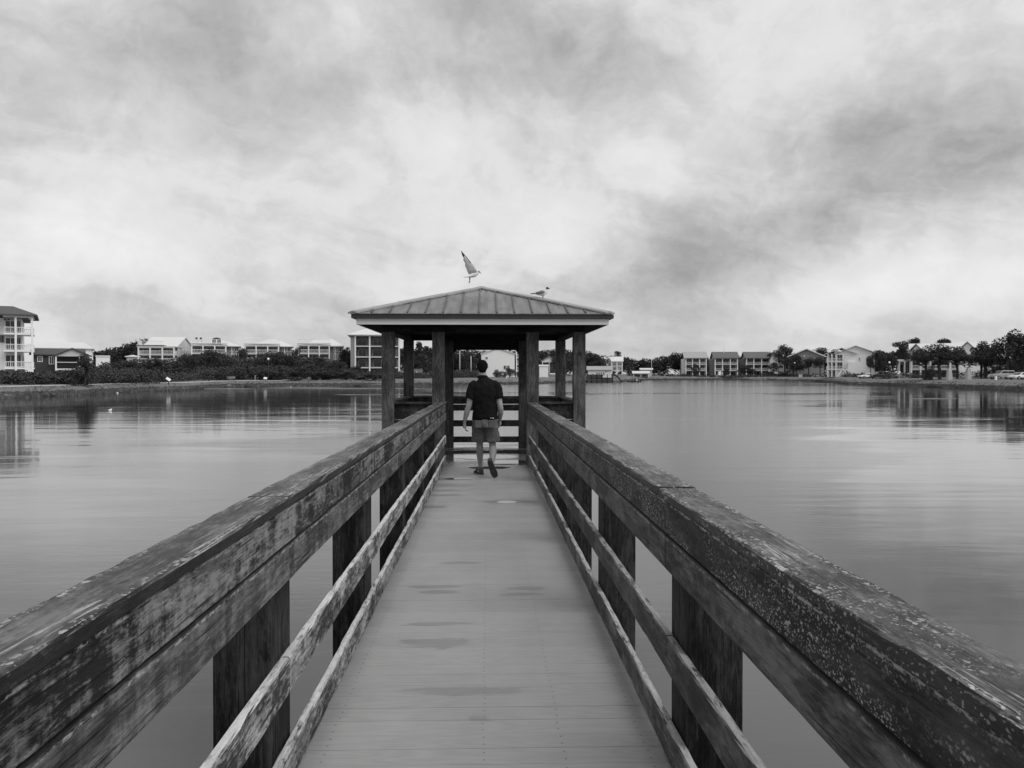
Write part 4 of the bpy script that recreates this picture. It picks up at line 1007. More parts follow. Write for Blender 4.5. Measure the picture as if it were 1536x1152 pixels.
for s in (1, 2):
    z = s * q['sh']; mm = MB(); mm.box(q['x1'] + .01, q['x1'] + 9 * q['pxm'], 1, 6, z - .25, z); mm.build('porch_floor', M_FLOORW, h); railing(h, q['x1'] + .1, q['x1'] + 9 * q['pxm'], 1, z)
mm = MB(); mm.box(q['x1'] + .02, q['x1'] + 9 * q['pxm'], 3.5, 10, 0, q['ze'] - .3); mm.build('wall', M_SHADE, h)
mm = MB(); mm.box(q['x1'] + 8.4 * q['pxm'], q['x1'] + 9 * q['pxm'], .9, 1.2, 0, q['ze'] - .3); mm.build('column', M_TRIM, h)
roof_mesh('gable_x', q['x1'] - 1, q['x1'] + 9 * q['pxm'], 1, 10, q['ze'] - .2, q['zr'] - .5, .2).build('roof', M_RDARK2, h)

h, q = house('house', 'broad grey house with large white edged gable behind dark round trees', 1183, 1236, 352, 535.5, 523, 2, 2, 'gable_y', M_MIDG, M_RDARK2, depth=22, porch=0, ov=.9, side_win=False)
mm = MB(); e_ = .9; zE = q['ze'] + .1; zR = q['zr']
for s_ in (-1, 1): mm.bar((s_ * (q['W'] / 2 + e_), -e_ - .08, zE - .1), (0, -e_ - .08, zR - .08), .14, .42)
mm.build('gable_trim', M_TRIM, h)
mm = MB(); mm.prism([(-q['W'] / 2 * .93, q['ze'] + .06), (q['W'] / 2 * .93, q['ze'] + .06), (0, q['zr'] - .9)], -.1, -.022); mm.build('gable_siding', M_MIDG, h)

h, q = house('house', 'large white house with pale gable roof, open balconies and front stairs', 1254, 1312, 264, 530, 518, 3, 1, 'gable_y', M_WHITE, M_RPALE, depth=14, porch=0, ov=.8, side_win=False, yf=.8)
pm = q['pxm']; x0 = q['x0'] - 14 * pm
for s in range(1, 3):
    z = s * q['sh']; mm = MB(); mm.box(x0, q['x0'] + 2.2, -.6, 8, z - .28, z); mm.build('balcony_floor', M_TRIM, h); railing(h, x0 + .1, q['x0'] + 2.1, -.55, z); railing(h, x0 + .1, 0, -.4, z, side=True, y1=7.9)
    window(h, q['x0'] + 1.1, 0, z + .12, 1.4, 2.0, M_TRIM, name='balcony_door')
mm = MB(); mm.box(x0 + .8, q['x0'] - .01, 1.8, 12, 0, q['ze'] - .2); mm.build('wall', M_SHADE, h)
for s in range(0, 3):
    for k_ in range(2): window(h, x0 + 1.3 + k_ * .9, 1.8, s * q['sh'] + .3, .6, 1.7, M_TRIM)
for x in (x0 + .15, (x0 + q['x0']) / 2, q['x0'] - .1, q['x0'] + 2.1): mm = MB(); mm.box(x - .16, x + .16, -.7, -.4, 0, q['ze'] - .1); mm.build('column', M_TRIM, h)
roof_mesh('gable_y', x0 - .2, q['x0'] + 6, -.6, 13, q['ze'] + .02, q['ze'] + 1.9, .3).build('roof', M_RPALE, h)
mm = MB(); mm.box(q['x0'] + 18 * pm, q['x0'] + 30 * pm, -1.5, -.02, q['sh'] * .1, q['sh'] * 1.9); mm.build('stair_tower', M_WHITE, h)
window(h, q['x0'] + 36 * pm, 0, q['ze'] - 2.4, .35, 1.0)
window(h, q['x0'] + 15 * pm, 0, q['sh'] * .55, 1.2, .5)
st = empty('stairs', (h.location.x + x0 + 1.5, 258, h.location.z), 0, 'white outdoor stairs in front of the large white gabled house', 'stairs')
for k_, dx in enumerate((0, 1.3)):
    mm = MB(); mm.bar((.6 + dx + 1.6, 0, .1), (.2 + dx, 0, q['sh'] * .98), 1.0, .26); mm.build('flight', M_TRIM, st)
mm = MB(); mm.bar((-1.4, 0, .1), (.1, 0, q['sh'] * .95), .3, .2); mm.build('brace', M_TRIM, st)

h, q = house('house', 'white house with left gable mostly behind a windswept oak near the road', 1366, 1440, 226, 527, 514, 3, 5, 'gable_x', M_WHITE, M_RPALE, depth=11, porch=2.4, ov=.5, recess=M_PALE, side_win=True)
pm = q['pxm']
roof_mesh('gable_y', q['x0'] - .4, q['x0'] + 17 * pm, -1.3, 6, q['ze'] + .05, q['zr'] - .2, .4).build('roof', M_RMID, h)
mm = MB(); mm.prism([(q['x0'], q['ze'] + .01), (q['x0'] + 16.5 * pm, q['ze'] + .01), (q['x0'] + 8.2 * pm, q['zr'] - .5)], -1.0, -.8); mm.build('gable', M_WHITE, h)
h, q = house('house', 'white house with two pale roof gables behind the right hand trees', 1440, 1512, 226, 524, 511.5, 3, 4, 'gable_x', M_WHITE, M_RPALE, depth=12, porch=0, ov=.5, side_win=False)
pm = q['pxm']
rm = roof_mesh('gable_y', q['x0'] - .2, q['x0'] + 22 * pm, -1.5, 6, q['ze'] + .05, q['zr'], .4); rm.build('roof', M_RPALE, h)
mm = MB(); mm.box(q['x0'], q['x0'] + 21.5 * pm, -1.2, -.02, 0, q['ze']); mm.prism([(q['x0'], q['ze'] + .01), (q['x0'] + 21.5 * pm, q['ze'] + .01), (q['x0'] + 10.8 * pm, q['zr'] - .4)], -1.2, -1.0); mm.build('front_bay', M_WHITE, h)
for x, yv, w_, h_ in ((8, 541, 2.0, 1.3), (-8, 546, .7, .8), (30, 540, 1.2, 1.4), (44, 540, 1.2, 1.4)): window(h, q['x0'] + x * pm, -1.2 if 0 < x < 21 else 0, at(0, yv, 226).z - q['zb'], w_, h_, M_TRIM)
house('carport', 'white flat roofed carport between the round trees and the windswept oak', 1348, 1366, 232, 541, 539, 1, 2, 'gable_x', M_WHITE, M_RPALE, depth=6, porch=3, cat='carport', recess=M_RECESS, side_win=False, ov=.3, zoff=1.2)
# ------------------------------------------------------------------ trees that can be told apart
T = tree
# left bank: thicket trees (px, top, width, Y, kind, label)
T('tree', 126, 528, 44, 112, 'shrub', 'feathery dark tree at the water side path, in front of the low dark house', var=0)
LT = [(443, 519, 22, 226, 'broad', 'tree rising in the gap between the two peaked porch houses'),
 (519, 517, 22, 232, 'broad', 'tree crown in the gap beside the tall four storey block'),
 (364, 521, 20, 226, 'broad', 'tree crown in the gap right of the arched dormer house'),
 (28, 553, 60, 122, 'shrub', 'wide low bush under the tall balcony building at the far left'),
 (72, 555, 56, 120, 'shrub', 'dark bush below the windows of the low dark house'),
 (98, 556, 46, 118, 'shrub', 'low bush between the porch gable and the feathery dark tree'),
 (160, 545, 50, 135, 'shrub', 'dark bush just right of the feathery tree'),
 (188, 540, 56, 150, 'broad', 'rounded dark tree below the tiny pale roof'),
 (222, 536, 62, 165, 'broad', 'dark tree covering the foot of the gabled white house'),
 (205, 556, 60, 140, 'shrub', 'low leafy bush left of the black lamp post'),
 (176, 558, 50, 132, 'shrub', 'low leafy bush along the path under the rounded dark tree'),
 (278, 548, 40, 172, 'shrub', 'ball shaped bush right of the slanted information sign'),
 (284, 530, 36, 190, 'broad', 'dark tree hiding the right corner of the gabled white house'),
 (308, 547, 38, 178, 'shrub', 'rounded pale topped bush above the low bench'),
 (316, 524, 44, 200, 'broad', 'tree in front of the house with the arched dormer'),
 (340, 530, 40, 200, 'broad', 'tree at the right end of the arched dormer house'),
 (332, 550, 46, 180, 'shrub', 'rounded bush directly behind the low bench'),
 (362, 544, 44, 190, 'shrub', 'dark bush left of the white globe lamp'),
 (390, 534, 46, 200, 'broad', 'tree below the middle porch house left side'),
 (412, 526, 44, 204, 'broad', 'tree covering the middle porch house right of the globe lamp'),
 (428, 532, 42, 204, 'broad', 'dark tree between the two peaked porch houses'),
 (404, 553, 56, 190, 'shrub', 'dark bush behind the pale information board'),
 (450, 550, 50, 190, 'shrub', 'dark bush behind the grey information board'),
 (470, 533, 52, 204, 'broad', 'tree below the porch house nearest the tall block'),
 (484, 552, 40, 192, 'shrub', 'bush right of the grey information board'),
 (505, 540, 34, 200, 'broad', 'small tree in the gap before the tall four storey block'),
 (520, 556, 46, 192, 'shrub', 'low bush at the left foot of the tall four storey block'),
 (560, 560, 50, 192, 'shrub', 'low bush in front of the tall four storey block'),
 (534, 547, 22, 210, 'broad', 'small tree against the left corner of the tall block')]
for i, (px, yt, w, Y, k_, lab) in enumerate(LT): T('shrub' if k_ == 'shrub' else 'tree', px, yt, w, Y, k_, lab, 'bush' if k_ == 'shrub' else 'tree', 'bushes and trees along the left bank')
# behind and around the gazebo
MT = [(628, 514, 22, 250, 'pine', 'flat topped pine seen between the left gazebo posts'),
 (614, 526, 30, 240, 'broad', 'dark tree beside the tall block seen between the left gazebo posts'),
 (640, 530, 40, 240, 'broad', 'broad tree behind the left middle gazebo post'),
 (672, 523, 40, 262, 'broad', 'dark tree at the left end of the gazebo back opening'),
 (700, 523, 36, 258, 'broad', 'dark tree left of the walking man head, seen through the gazebo'),
 (712, 546, 30, 245, 'shrub', 'bush behind the walking man left shoulder'),
 (690, 552, 40, 245, 'shrub', 'low bush at the left of the gazebo back opening'),
 (746, 553, 26, 245, 'shrub', 'low bush under the plain white gable wall'),
 (764, 551, 22, 246, 'shrub', 'round bush at the right foot of the plain white gable wall'),
 (790, 540, 26, 280, 'broad', 'dark tree between the gable wall house and the small cottage'),
 (846, 524, 44, 300, 'broad', 'dark tree behind the right gazebo back post'),
 (822, 524, 40, 340, 'broad', 'dark tree top behind the small white cottage'),
 (876, 526, 46, 300, 'broad', 'tall dark tree directly right of the gazebo corner post'),
 (893, 532, 24, 300, 'broad', 'tree behind the grey roof of the boathouse, left side'),
 (908, 535, 22, 280, 'broad', 'round dark tree between the boathouse roof and the narrow balcony house'),
 (927, 528, 20, 320, 'pine', 'umbrella shaped pine above the narrow balcony house'),
 (889, 560, 12, 271, 'shrub', 'dark shrub at the left end of the boathouse'),
 (1044, 545, 16, 386, 'broad', 'round tree in front of the left pale porch house'),
 (1090, 549, 13, 386, 'broad', 'round tree in front of the middle porch house'),
 (1116, 546, 20, 386, 'broad', 'dark tree at the left side of the right porch house'),
 (1128, 552, 18, 384, 'broad', 'tree before the columns of the right porch house'),
 (1160, 542, 18, 384, 'broad', 'small round tree in front of the narrow steep gabled house'),
 (1177, 516, 36, 392, 'broad', 'tall leafy tree standing above the narrow steep gabled house'),
 (1156, 527, 12, 395, 'broad', 'small tree top between the right porch house and narrow house'),
 (1190, 530, 34, 349, 'broad', 'dark spreading tree before the broad grey gabled house'),
 (1195, 543, 22, 345, 'palm', 'round headed tree left of the first globe lamp'),
 (1213, 537, 24, 344, 'palm', 'round headed tree in front of the grey gable centre'),
 (1230, 535, 26, 340, 'palm', 'round headed tree at the right end of the grey gable'),
 (1236, 522, 40, 380, 'pine', 'loose pine top behind the broad grey gabled house'),
 (1152, 556, 30, 380, 'shrub', 'dark bush beneath the small round tree'),
 (1180, 557, 34, 375, 'shrub', 'dark bush left of the white picket fence'),
 (1306, 533, 17, 222, 'palm', 'round headed tree by the right corner of the large white house'),
 (1323, 532, 19, 220, 'palm', 'round headed tree, middle of three beside the large white house'),
 (1340, 530, 21, 219, 'palm', 'round headed tree, right of three beside the large white house'),
 (1350, 511, 30, 250, 'pine', 'open layered pine left of the white house by the oak'),
 (1372, 508, 34, 258, 'pine', 'tall layered pine rising behind the left white gable'),
 (1318, 525, 36, 262, 'broad', 'dark tree behind the three round headed trees'),
 (1360, 526, 36, 255, 'broad', 'dense dark tree beneath the layered pines'),
 (1415, 509, 46, 250, 'pine', 'flat pine crown peeping over the pale roof ridge'),
 (1388, 517, 50, 184, 'spread', 'windswept oak trunk leaning left in front of the white gable'),
 (1410, 515, 66, 180, 'spread', 'big windswept oak in front of the two white houses'),
 (1436, 519, 44, 180, 'spread', 'right arm of the windswept oak group, above the pale pedestals'),
 (1396, 545, 26, 178, 'shrub', 'tangled bush at the foot of the windswept oaks'),
 (1472, 511, 44, 182, 'spread', 'small twisted tree before the house with two roof gables'),
 (1478, 526, 66, 180, 'spread', 'wide low crowned tree right of the pale pedestals'),
 (1512, 499, 60, 172, 'broad', 'very large dark oak at the right edge behind the cars, left crown'),
 (1536, 492, 76, 170, 'broad', 'very large dark oak cut by the right edge of the photo'),
 (1500, 536, 50, 180, 'broad', 'dark undergrowth tree behind the parked cars')]
for i, (px, yt, w, Y, k_, lab) in enumerate(MT): T('shrub' if k_ == 'shrub' else 'tree', px, yt, w, Y, k_, lab, 'bush' if k_ == 'shrub' else 'tree', 'trees around the far bank')

# ------------------------------------------------------------------ masses nobody could count
def mass(name, prof, Yf, n, r, size, npl, mat, seed, label, cat, depth=8, skip=()):
    rs = random.Random(seed); L = []
    xs = [a for a, _ in prof]; ys = [b for _, b in prof]
    for i in range(n):
        px = rs.uniform(xs[0], xs[-1]); Yd = Yf(px) + rs.uniform(0, depth); top = float(np.interp(px, xs, ys)) + 1.6
        zt = at(px, top, Yd).z; X = at(px, 561, Yd).x; zb = gh(X, Yd); rr = r * rs.uniform(.7, 1.3)
        z = zb + (zt - zb - rr * .6) * (rs.random() ** .55); L.append((X, Yd, max(z, zb + rr * .2), rr, rr, rr * rs.uniform(.55, .9)))
    me = leaf_mesh(name, L, npl, size, seed=seed, hollow=.5); me.materials.append(mat)
    o = bpy.data.objects.new(name, me); COL.objects.link(o); tag(o, label, cat, None, 'stuff'); return o
mass('woodland', [(130, 531), (150, 525), (165, 522), (185, 517), (205, 510), (222, 508), (240, 520), (500, 524), (600, 520), (640, 519), (700, 523), (760, 526), (810, 523), (845, 521), (880, 527), (905, 533), (925, 533), (950, 537), (965, 538), (985, 533), (1000, 531), (1013, 526), (1026, 526), (1060, 536), (1170, 530), (1236, 527), (1300, 527), (1345, 524), (1380, 524), (1440, 535), (1600, 530)],
     lambda x: float(np.interp(x, [130, 240, 600, 1000, 1100, 1250, 1400, 1600], [262, 275, 285, 400, 425, 385, 300, 260])), 1500, 2.5, .42, 26, M_LEAF_D, 3, 'continuous dark woodland behind the far houses', 'woodland', depth=16)
mass('thicket', [(-60, 556), (0, 556), (60, 557), (120, 552), (150, 550), (200, 551), (240, 554), (262, 562), (300, 549), (340, 545), (400, 546), (470, 544), (500, 550), (560, 557), (620, 558), (660, 553), (720, 554)],
     lambda x: float(np.interp(x, [-60, 0, 117, 219, 280, 342, 420, 573, 720], [98, 104, 112, 134, 152, 182, 196, 200, 232])), 1000, 1.15, .17, 60, M_LEAF_S, 5, 'dense unbroken thicket of low shrubs along the left bank', 'thicket', depth=9)
mass('grove', [(150, 546), (185, 541), (215, 540), (250, 545), (275, 531), (300, 530), (318, 525), (345, 531), (372, 537), (385, 531), (412, 526), (450, 536), (475, 531), (500, 538), (522, 549), (560, 559), (600, 562)],
     lambda x: float(np.interp(x, [150, 215, 300, 600], [150, 175, 205, 214])), 420, 1.5, .24, 60, M_LEAF, 15, 'solid mass of low trees hiding the foot of the left porch houses', 'grove', depth=9)
mass('undergrowth', [(1000, 559), (1060, 560), (1100, 561), (1180, 558), (1240, 562), (1300, 561)], lambda x: float(np.interp(x, [1000, 1180, 1240, 1300], [388, 358, 292, 224])), 220, 1.2, .3, 24, M_LEAF_S, 8, 'low dark undergrowth at the foot of the right hand houses', 'undergrowth', depth=5)
mass('garden_shrubs', [(1320, 558), (1400, 557), (1480, 553), (1600, 550)], lambda x: float(np.interp(x, [1320, 1600], [204, 190])), 160, 1.0, .2, 34, M_LEAF_S, 9, 'low dark shrubbery behind the parked cars and pedestals', 'shrubbery', depth=5)
# rank grass along the waterline
def shore_grass():
    rs = np.random.RandomState(4); n = 26000; th = rs.uniform(th_of(-80), th_of(1620), n); V = []; Fc = []; sh = []
    for i in range(n):
        o_ = rs.uniform(-.6, 2.2) if rs.rand() < .9 else rs.uniform(2, 9)
        if mnoise.noise(Vector((th[i] * 55, 0, 3))) < -.12 and o_ < .5: continue
        r = shore_r(th[i]) + o_; x, y_ = r * math.sin(th[i]), r * math.cos(th[i]); z = max(gh(x, y_), WATER) - .03
        hh = rs.uniform(.08, .34) * (1.0 if o_ < 2.2 else .5); w_ = rs.uniform(.12, .4) * r / 150; a = rs.uniform(0, 3.14); dx, dy = math.cos(a) * w_, math.sin(a) * w_; k_ = len(V)
        V += [(x - dx, y_ - dy, z), (x + dx, y_ + dy, z), (x + dx * .3 + rs.uniform(-.1, .1), y_ + dy * .3, z + hh)]; Fc.append((k_, k_ + 1, k_ + 2)); sh += [rs.rand()] * 3
    me = bpy.data.meshes.new('shore_grass'); me.from_pydata(V, [], Fc); me.update(); at_ = me.attributes.new('shade', 'FLOAT', 'POINT'); at_.data.foreach_set('value', np.array(sh, dtype=np.float32))
    o = link_mesh('shore_grass', me, M_GRASS); tag(o, 'rank grass fringe growing along the far waterline', 'grass', None, 'stuff')
shore_grass()
# ------------------------------------------------------------------ the walking man (seen from behind)
M_SKIN = plain('skin', .25, .55, .08, 30)
M_HAIR = plain('dark_hair', .007, .95, .4, 120, spec=.05, bump=.6)
M_SHIRT = plain('dark_polo_shirt', .0065, .9, .4, 10, spec=.15, bump=.3)
M_SHORTS = plain('khaki_shorts', .105, .85, .18, 16, bump=.3)
M_SHOE = plain('grey_shoe', .07, .7, .2, 20)
M_SOLE = plain('shoe_sole', .030, .7, .2, 30)
def fuse(o, vox, smooth=6, disp=None):
    r = o.modifiers.new('fuse', 'REMESH'); r.mode = 'VOXEL'; r.voxel_size = vox; r.use_smooth_shade = True
    if smooth: s = o.modifiers.new('smooth', 'SMOOTH'); s.factor = .5; s.iterations = smooth
    if disp:
        tx = bpy.data.textures.new(o.name + '_folds', 'CLOUDS'); tx.noise_scale = disp[1]; tx.noise_depth = 2
        d = o.modifiers.new('folds', 'DISPLACE'); d.texture = tx; d.strength = disp[0]; d.mid_level = .5; d.texture_coords = 'LOCAL'
    return o
PY = 12.9; PXC = (727 - 732) / F_PX * PY
man = empty('person', (PXC, PY - .15, sl(PY)), 0, 'man in dark short sleeved shirt and shorts walking away towards the gazebo', 'person'); man.scale = (1.02, 1.02, 1.02)
b = MB()
# head and neck
b.ball((-.035, .035, 1.655), (.076, .094, .100), 18, 14)
b.tube([(-.034, .045, 1.60), (-.034, .065, 1.560), (-.033, .075, 1.540)], [(.062, .075), (.050, .052), (.030, .03)], 12)       # jaw / chin
b.tube([(-.026, .0, 1.43), (-.028, .008, 1.50), (-.033, .020, 1.60)], [(.072, .070), (.058, .060), (.056, .060)], 14)
b.tube([(-.035, .125, 1.668), (-.035, .142, 1.640), (-.035, .128, 1.632)], [.008, .014, .009], 8)                                # nose
b.tube([(-.058, .122, 1.600), (-.035, .130, 1.600), (-.012, .122, 1.600)], [.005, .008, .005], 6)                                # mouth
for s in (-1, 1):
    b.tube([(-.035 + s * .073, .020, 1.640), (-.035 + s * .084, .012, 1.660), (-.035 + s * .080, .010, 1.682)], [.009, .013, .008], 8)  # ears
    b.ball((-.035 + s * .030, .112, 1.668), (.014, .012, .010), 8, 6)                                                            # eyes
# trunk under the clothing
b.tube([(.005, 0, .84), (.005, 0, .95), (0, .0, 1.08), (-.005, -.005, 1.25), (-.01, 0, 1.40), (-.02, 0, 1.46)], [(.165, .115), (.165, .115), (.145, .10), (.17, .115), (.165, .095), (.09, .07)], 20)
# arms: tapering shoulder > elbow > wrist
b.tube([(-.150, 0, 1.405), (-.185, -.005, 1.36), (-.205, -.02, 1.22), (-.235, -.035, 1.07), (-.250, -.03, 1.03), (-.268, -.022, .97), (-.300, .0, .845), (-.305, .006, .815)],
       [.055, .058, .050, .043, .043, .044, .029, .027], 14)
b.tube([(.150, 0, 1.405), (.185, .0, 1.36), (.205, -.02, 1.22), (.232, -.045, 1.07), (.240, -.04, 1.03), (.243, -.01, .97), (.232, .07, .865), (.230, .085, .845)],
       [.055, .058, .050, .043, .043, .044, .029, .027], 14)
def hand(w, d, side, sc=1.0):
    """w wrist, d direction of the hanging hand; palm faces the thigh, fingers part curled, thumb leaves the front side of the palm"""
    w = Vector(w); d = Vector(d).normalized(); f = Vector((0, 1, 0)); f = (f - d * f.dot(d)).normalized(); n = Vector((-side, 0, 0)); n = (n - d * n.dot(d)).normalized()
    b.tube([w, w + d * .03, w + d * .06, w + d * .092], [(.027, .019), (.036, .018), (.042, .017), (.040, .014)] if False else [.022, .026, .027, .024], 10)
    for k_, (o_, L) in enumerate(((.028, .072), (.010, .080), (-.010, .075), (-.028, .058))):
        p0 = w + d * .082 + f * o_; p1 = p0 + d * L * .45 + n * .010; p2 = p1 + d * L * .30 + n * .022; p3 = p2 + d * L * .12 + n * .022
        b.tube([p0 - d * .02, p0, p1, p2, p3], [.009, .0095, .0088, .0078, .006], 8)
    t0 = w + d * .03 + f * .022; b.tube([t0, t0 + d * .028 + f * .022 + n * .006, t0 + d * .056 + f * .026 + n * .014, t0 + d * .074 + f * .022 + n * .020], [.012, .0115, .0095, .007], 8)
hand((-.305, .006, .825), (.02, .06, -1), -1); hand((.230, .085, .855), (0, .22, -1), 1)
# legs: left planted ahead, right pushing off behind
b.tube([(-.085, 0, .90), (-.085, .03, .78), (-.082, .10, .60), (-.078, .135, .50), (-.075, .14, .44), (-.076, .185, .34), (-.066, .235, .16), (-.062, .250, .075)],
       [.088, .082, .062, .052, .052, .056, .034, .034], 16)
b.tube([(.088, 0, .90), (.092, .01, .78), (.108, .04, .60), (.118, .045, .50), (.120, .03, .44), (.126, -.05, .36), (.112, -.190, .24), (.104, -.235, .205)],
       [.088, .082, .062, .053, .052, .056, .035, .034], 16)
b.tube([(-.062, .225, .05), (-.085, .325, .045), (-.108, .395, .04)], [(.036, .035), (.038, .03), (.03, .02)], 12)
b.tube([(.100, -.230, .20), (.118, -.215, .12), (.138, -.190, .050)], [(.034, .034), (.036, .03), (.03, .02)], 12)
body = b.build('body', M_SKIN, man, True); fuse(body, .0065, 3)
# hair: short, covers crown, back and sides
h = MB(); h.ball((-.035, .018, 1.672), (.084, .096, .092), 20, 14); h.tube([(-.034, -.045, 1.66), (-.034, -.048, 1.61), (-.034, -.036, 1.575)], [(.070, .036), (.062, .030), (.045, .02)], 14)
for s in (-1, 1): h.tube([(-.035 + s * .074, .03, 1.70), (-.035 + s * .072, .045, 1.655)], [.016, .007], 8)
fuse(h.build('hair', M_HAIR, man, True), .006, 1, (.008, .012))
# short sleeved shirt with collar
h = MB()
h.tube([(.012, -.01, .865), (.010, -.01, .90), (.008, -.008, 1.00), (.004, -.008, 1.10), (0, -.01, 1.24), (-.004, -.005, 1.34), (-.012, .0, 1.415), (-.024, .0, 1.462), (-.028, .004, 1.495)],
       [(.196, .140), (.196, .142), (.186, .136), (.182, .132), (.196, .136), (.200, .126), (.172, .105), (.098, .084), (.070, .072)], 28)
for s, el in ((-1, (-.212, -.025, 1.195)), (1, (.212, -.028, 1.195))):
    h.tube([(s * .12, 0, 1.40), (s * .172, -.003, 1.372), (s * .200, -.012, 1.29), el, (el[0] + s * .004, el[1] - .002, 1.175)], [.070, .078, .076, .077, .076], 16)
sh = h.build('shirt', M_SHIRT, man, True); fuse(sh, .008, 4, (.032, .08))
h = MB(); pts = []; n = 18
for i in range(n + 1):
    a = math.pi * 2 * i / n; pts.append((-.030 + .070 * math.cos(a), .006 + .074 * math.sin(a), 1.500 + .012 * math.cos(a * 1.0 - 1.57) * -1))
h.tube(pts, [(.010, .022)] * (n + 1), 8, caps=False); h.build('collar', M_SHIRT, man, True)
# shorts
h = MB()
h.tube([(.010, 0, .96), (.010, 0, .90), (.008, -.008, .80), (.006, -.008, .74)], [(.170, .122), (.176, .132), (.184, .142), (.176, .135)], 26)
h.tube([(-.080, .0, .84), (-.088, .035, .74), (-.090, .085, .64), (-.088, .115, .535), (-.088, .117, .525)], [.102, .106, .106, .110, .109], 18)
h.tube([(.092, .0, .84), (.102, .012, .74), (.114, .038, .64), (.122, .046, .535), (.122, .047, .525)], [.102, .106, .104, .108, .107], 18)
fuse(h.build('shorts', M_SHORTS, man, True), .008, 3, (.034, .06))
h = MB()
for x, z in ((.115, .80), (-.095, .80)): h.box(x - .045, x + .045, -.150, -.140, z - .055, z + .05); h.box(x - .047, x + .047, -.153, -.139, z + .03, z + .052)
h.build('back_pocket', M_SHORTS, man, bevel=.003)
h = MB(); pts = [(.010 + .181 * math.cos(a), -.002 + .138 * math.sin(a), .888) for a in [math.pi * 2 * i / 28 for i in range(29)]]
h.tube(pts, [(.006, .017)] * 29, 6, caps=False); h.build('belt', M_BLACK, man, True)
h = MB()
for x in (.085, .125): h.box(x - .014, x + .014, -.152, -.120, .884, .893)
h.build('belt_loops', M_TRIM, man)
# shoes with soles
def shoe(heel, toe, up):
    heel = Vector(heel); toe = Vector(toe); up = Vector(up).normalized(); d = (toe - heel); L = d.length; d.normalize(); s = d.cross(up).normalized(); up = s.cross(d).normalized()
    def lay(z0, z1, g, name, mat, par):
        m = MB(); prof = [(0, .026), (.03, .036), (.09, .037), (.16, .045), (.21, .048), (.25, .040), (.275, .018)]; k_ = L / .275
        for sg in (0,):
            left = [heel + d * (a * k_) + s * (w + g) for a, w in prof]; right = [heel + d * (a * k_) - s * (w + g) for a, w in reversed(prof)]
            loop = left + right; lo = [p + up * z0 for p in loop]; hi = [p + up * z1 for p in loop]; n_ = len(loop)
            m.add(lo + hi, [tuple(range(n_)), tuple(range(2 * n_ - 1, n_ - 1, -1))] + [(i, i + n_, (i + 1) % n_ + n_, (i + 1) % n_) for i in range(n_)])
        return m.build(name, mat, par, bevel=.003)
    u = MB(); u.tube([heel + up * .045 + d * .0, heel + d * .05 + up * .062, heel + d * .12 + up * .055, heel + d * .19 + up * .038, heel + d * .26 + up * .028], [(.030, .035), (.036, .046), (.040, .042), (.042, .030), (.026, .018)], 14)
    u.tube([heel + d * .035 + up * .05, heel + d * .03 + up * .105], [.038, .040], 12)
    sh_ = u.build('shoe', M_SHOE, man, True); fuse(sh_, .006, 3)
    sh_['label'] = 'grey low shoe'
    lay(-.002, .022, .004, 'sole', M_SOLE, sh_)
shoe((-.040, .195, .008), (-.145, .460, .008), (0, 0, 1))
shoe((.070, -.290, .262), (.165, -.205, .006), (.0, .75, .30))

# ------------------------------------------------------------------ gulls
M_GW = plain('white_plumage', .66, .8, .10, 60); M_GG = plain('grey_plumage', .17, .8, .15, 80); M_GD = plain('dark_plumage', .03, .8, .2, 60); M_GW2 = plain('pale_grey_wing_lining', .68, .8, .12, 50)
def wing_lining():
    m, t, b = new_mat('wing_lining'); b.inputs['Base Color'].default_value = (.75, .75, .75, 1); b.inputs['Roughness'].default_value = .8
    tr = t.N.new('ShaderNodeBsdfTranslucent'); tr.inputs[0].default_value = (.75, .75, .75, 1); mx = t.N.new('ShaderNodeMixShader'); mx.inputs[0].default_value = .45
    out = [n for n in t.N if n.type == 'OUTPUT_MATERIAL'][0]; t.L.new(b.outputs[0], mx.inputs[1]); t.L.new(tr.outputs[0], mx.inputs[2]); t.L.new(mx.outputs[0], out.inputs[0])
    co = objco(t); n = t.noise(t.v('MULTIPLY', co, (1, 1, .3)), 60, 4, .6); t.L.new(t.grey(t.m('ADD', .45, t.m('MULTIPLY', n, .5))), b.inputs['Base Color'])
    return m
M_GW2 = wing_lining()
M_LEG = plain('gull_leg', .07, .6, .2, 40)
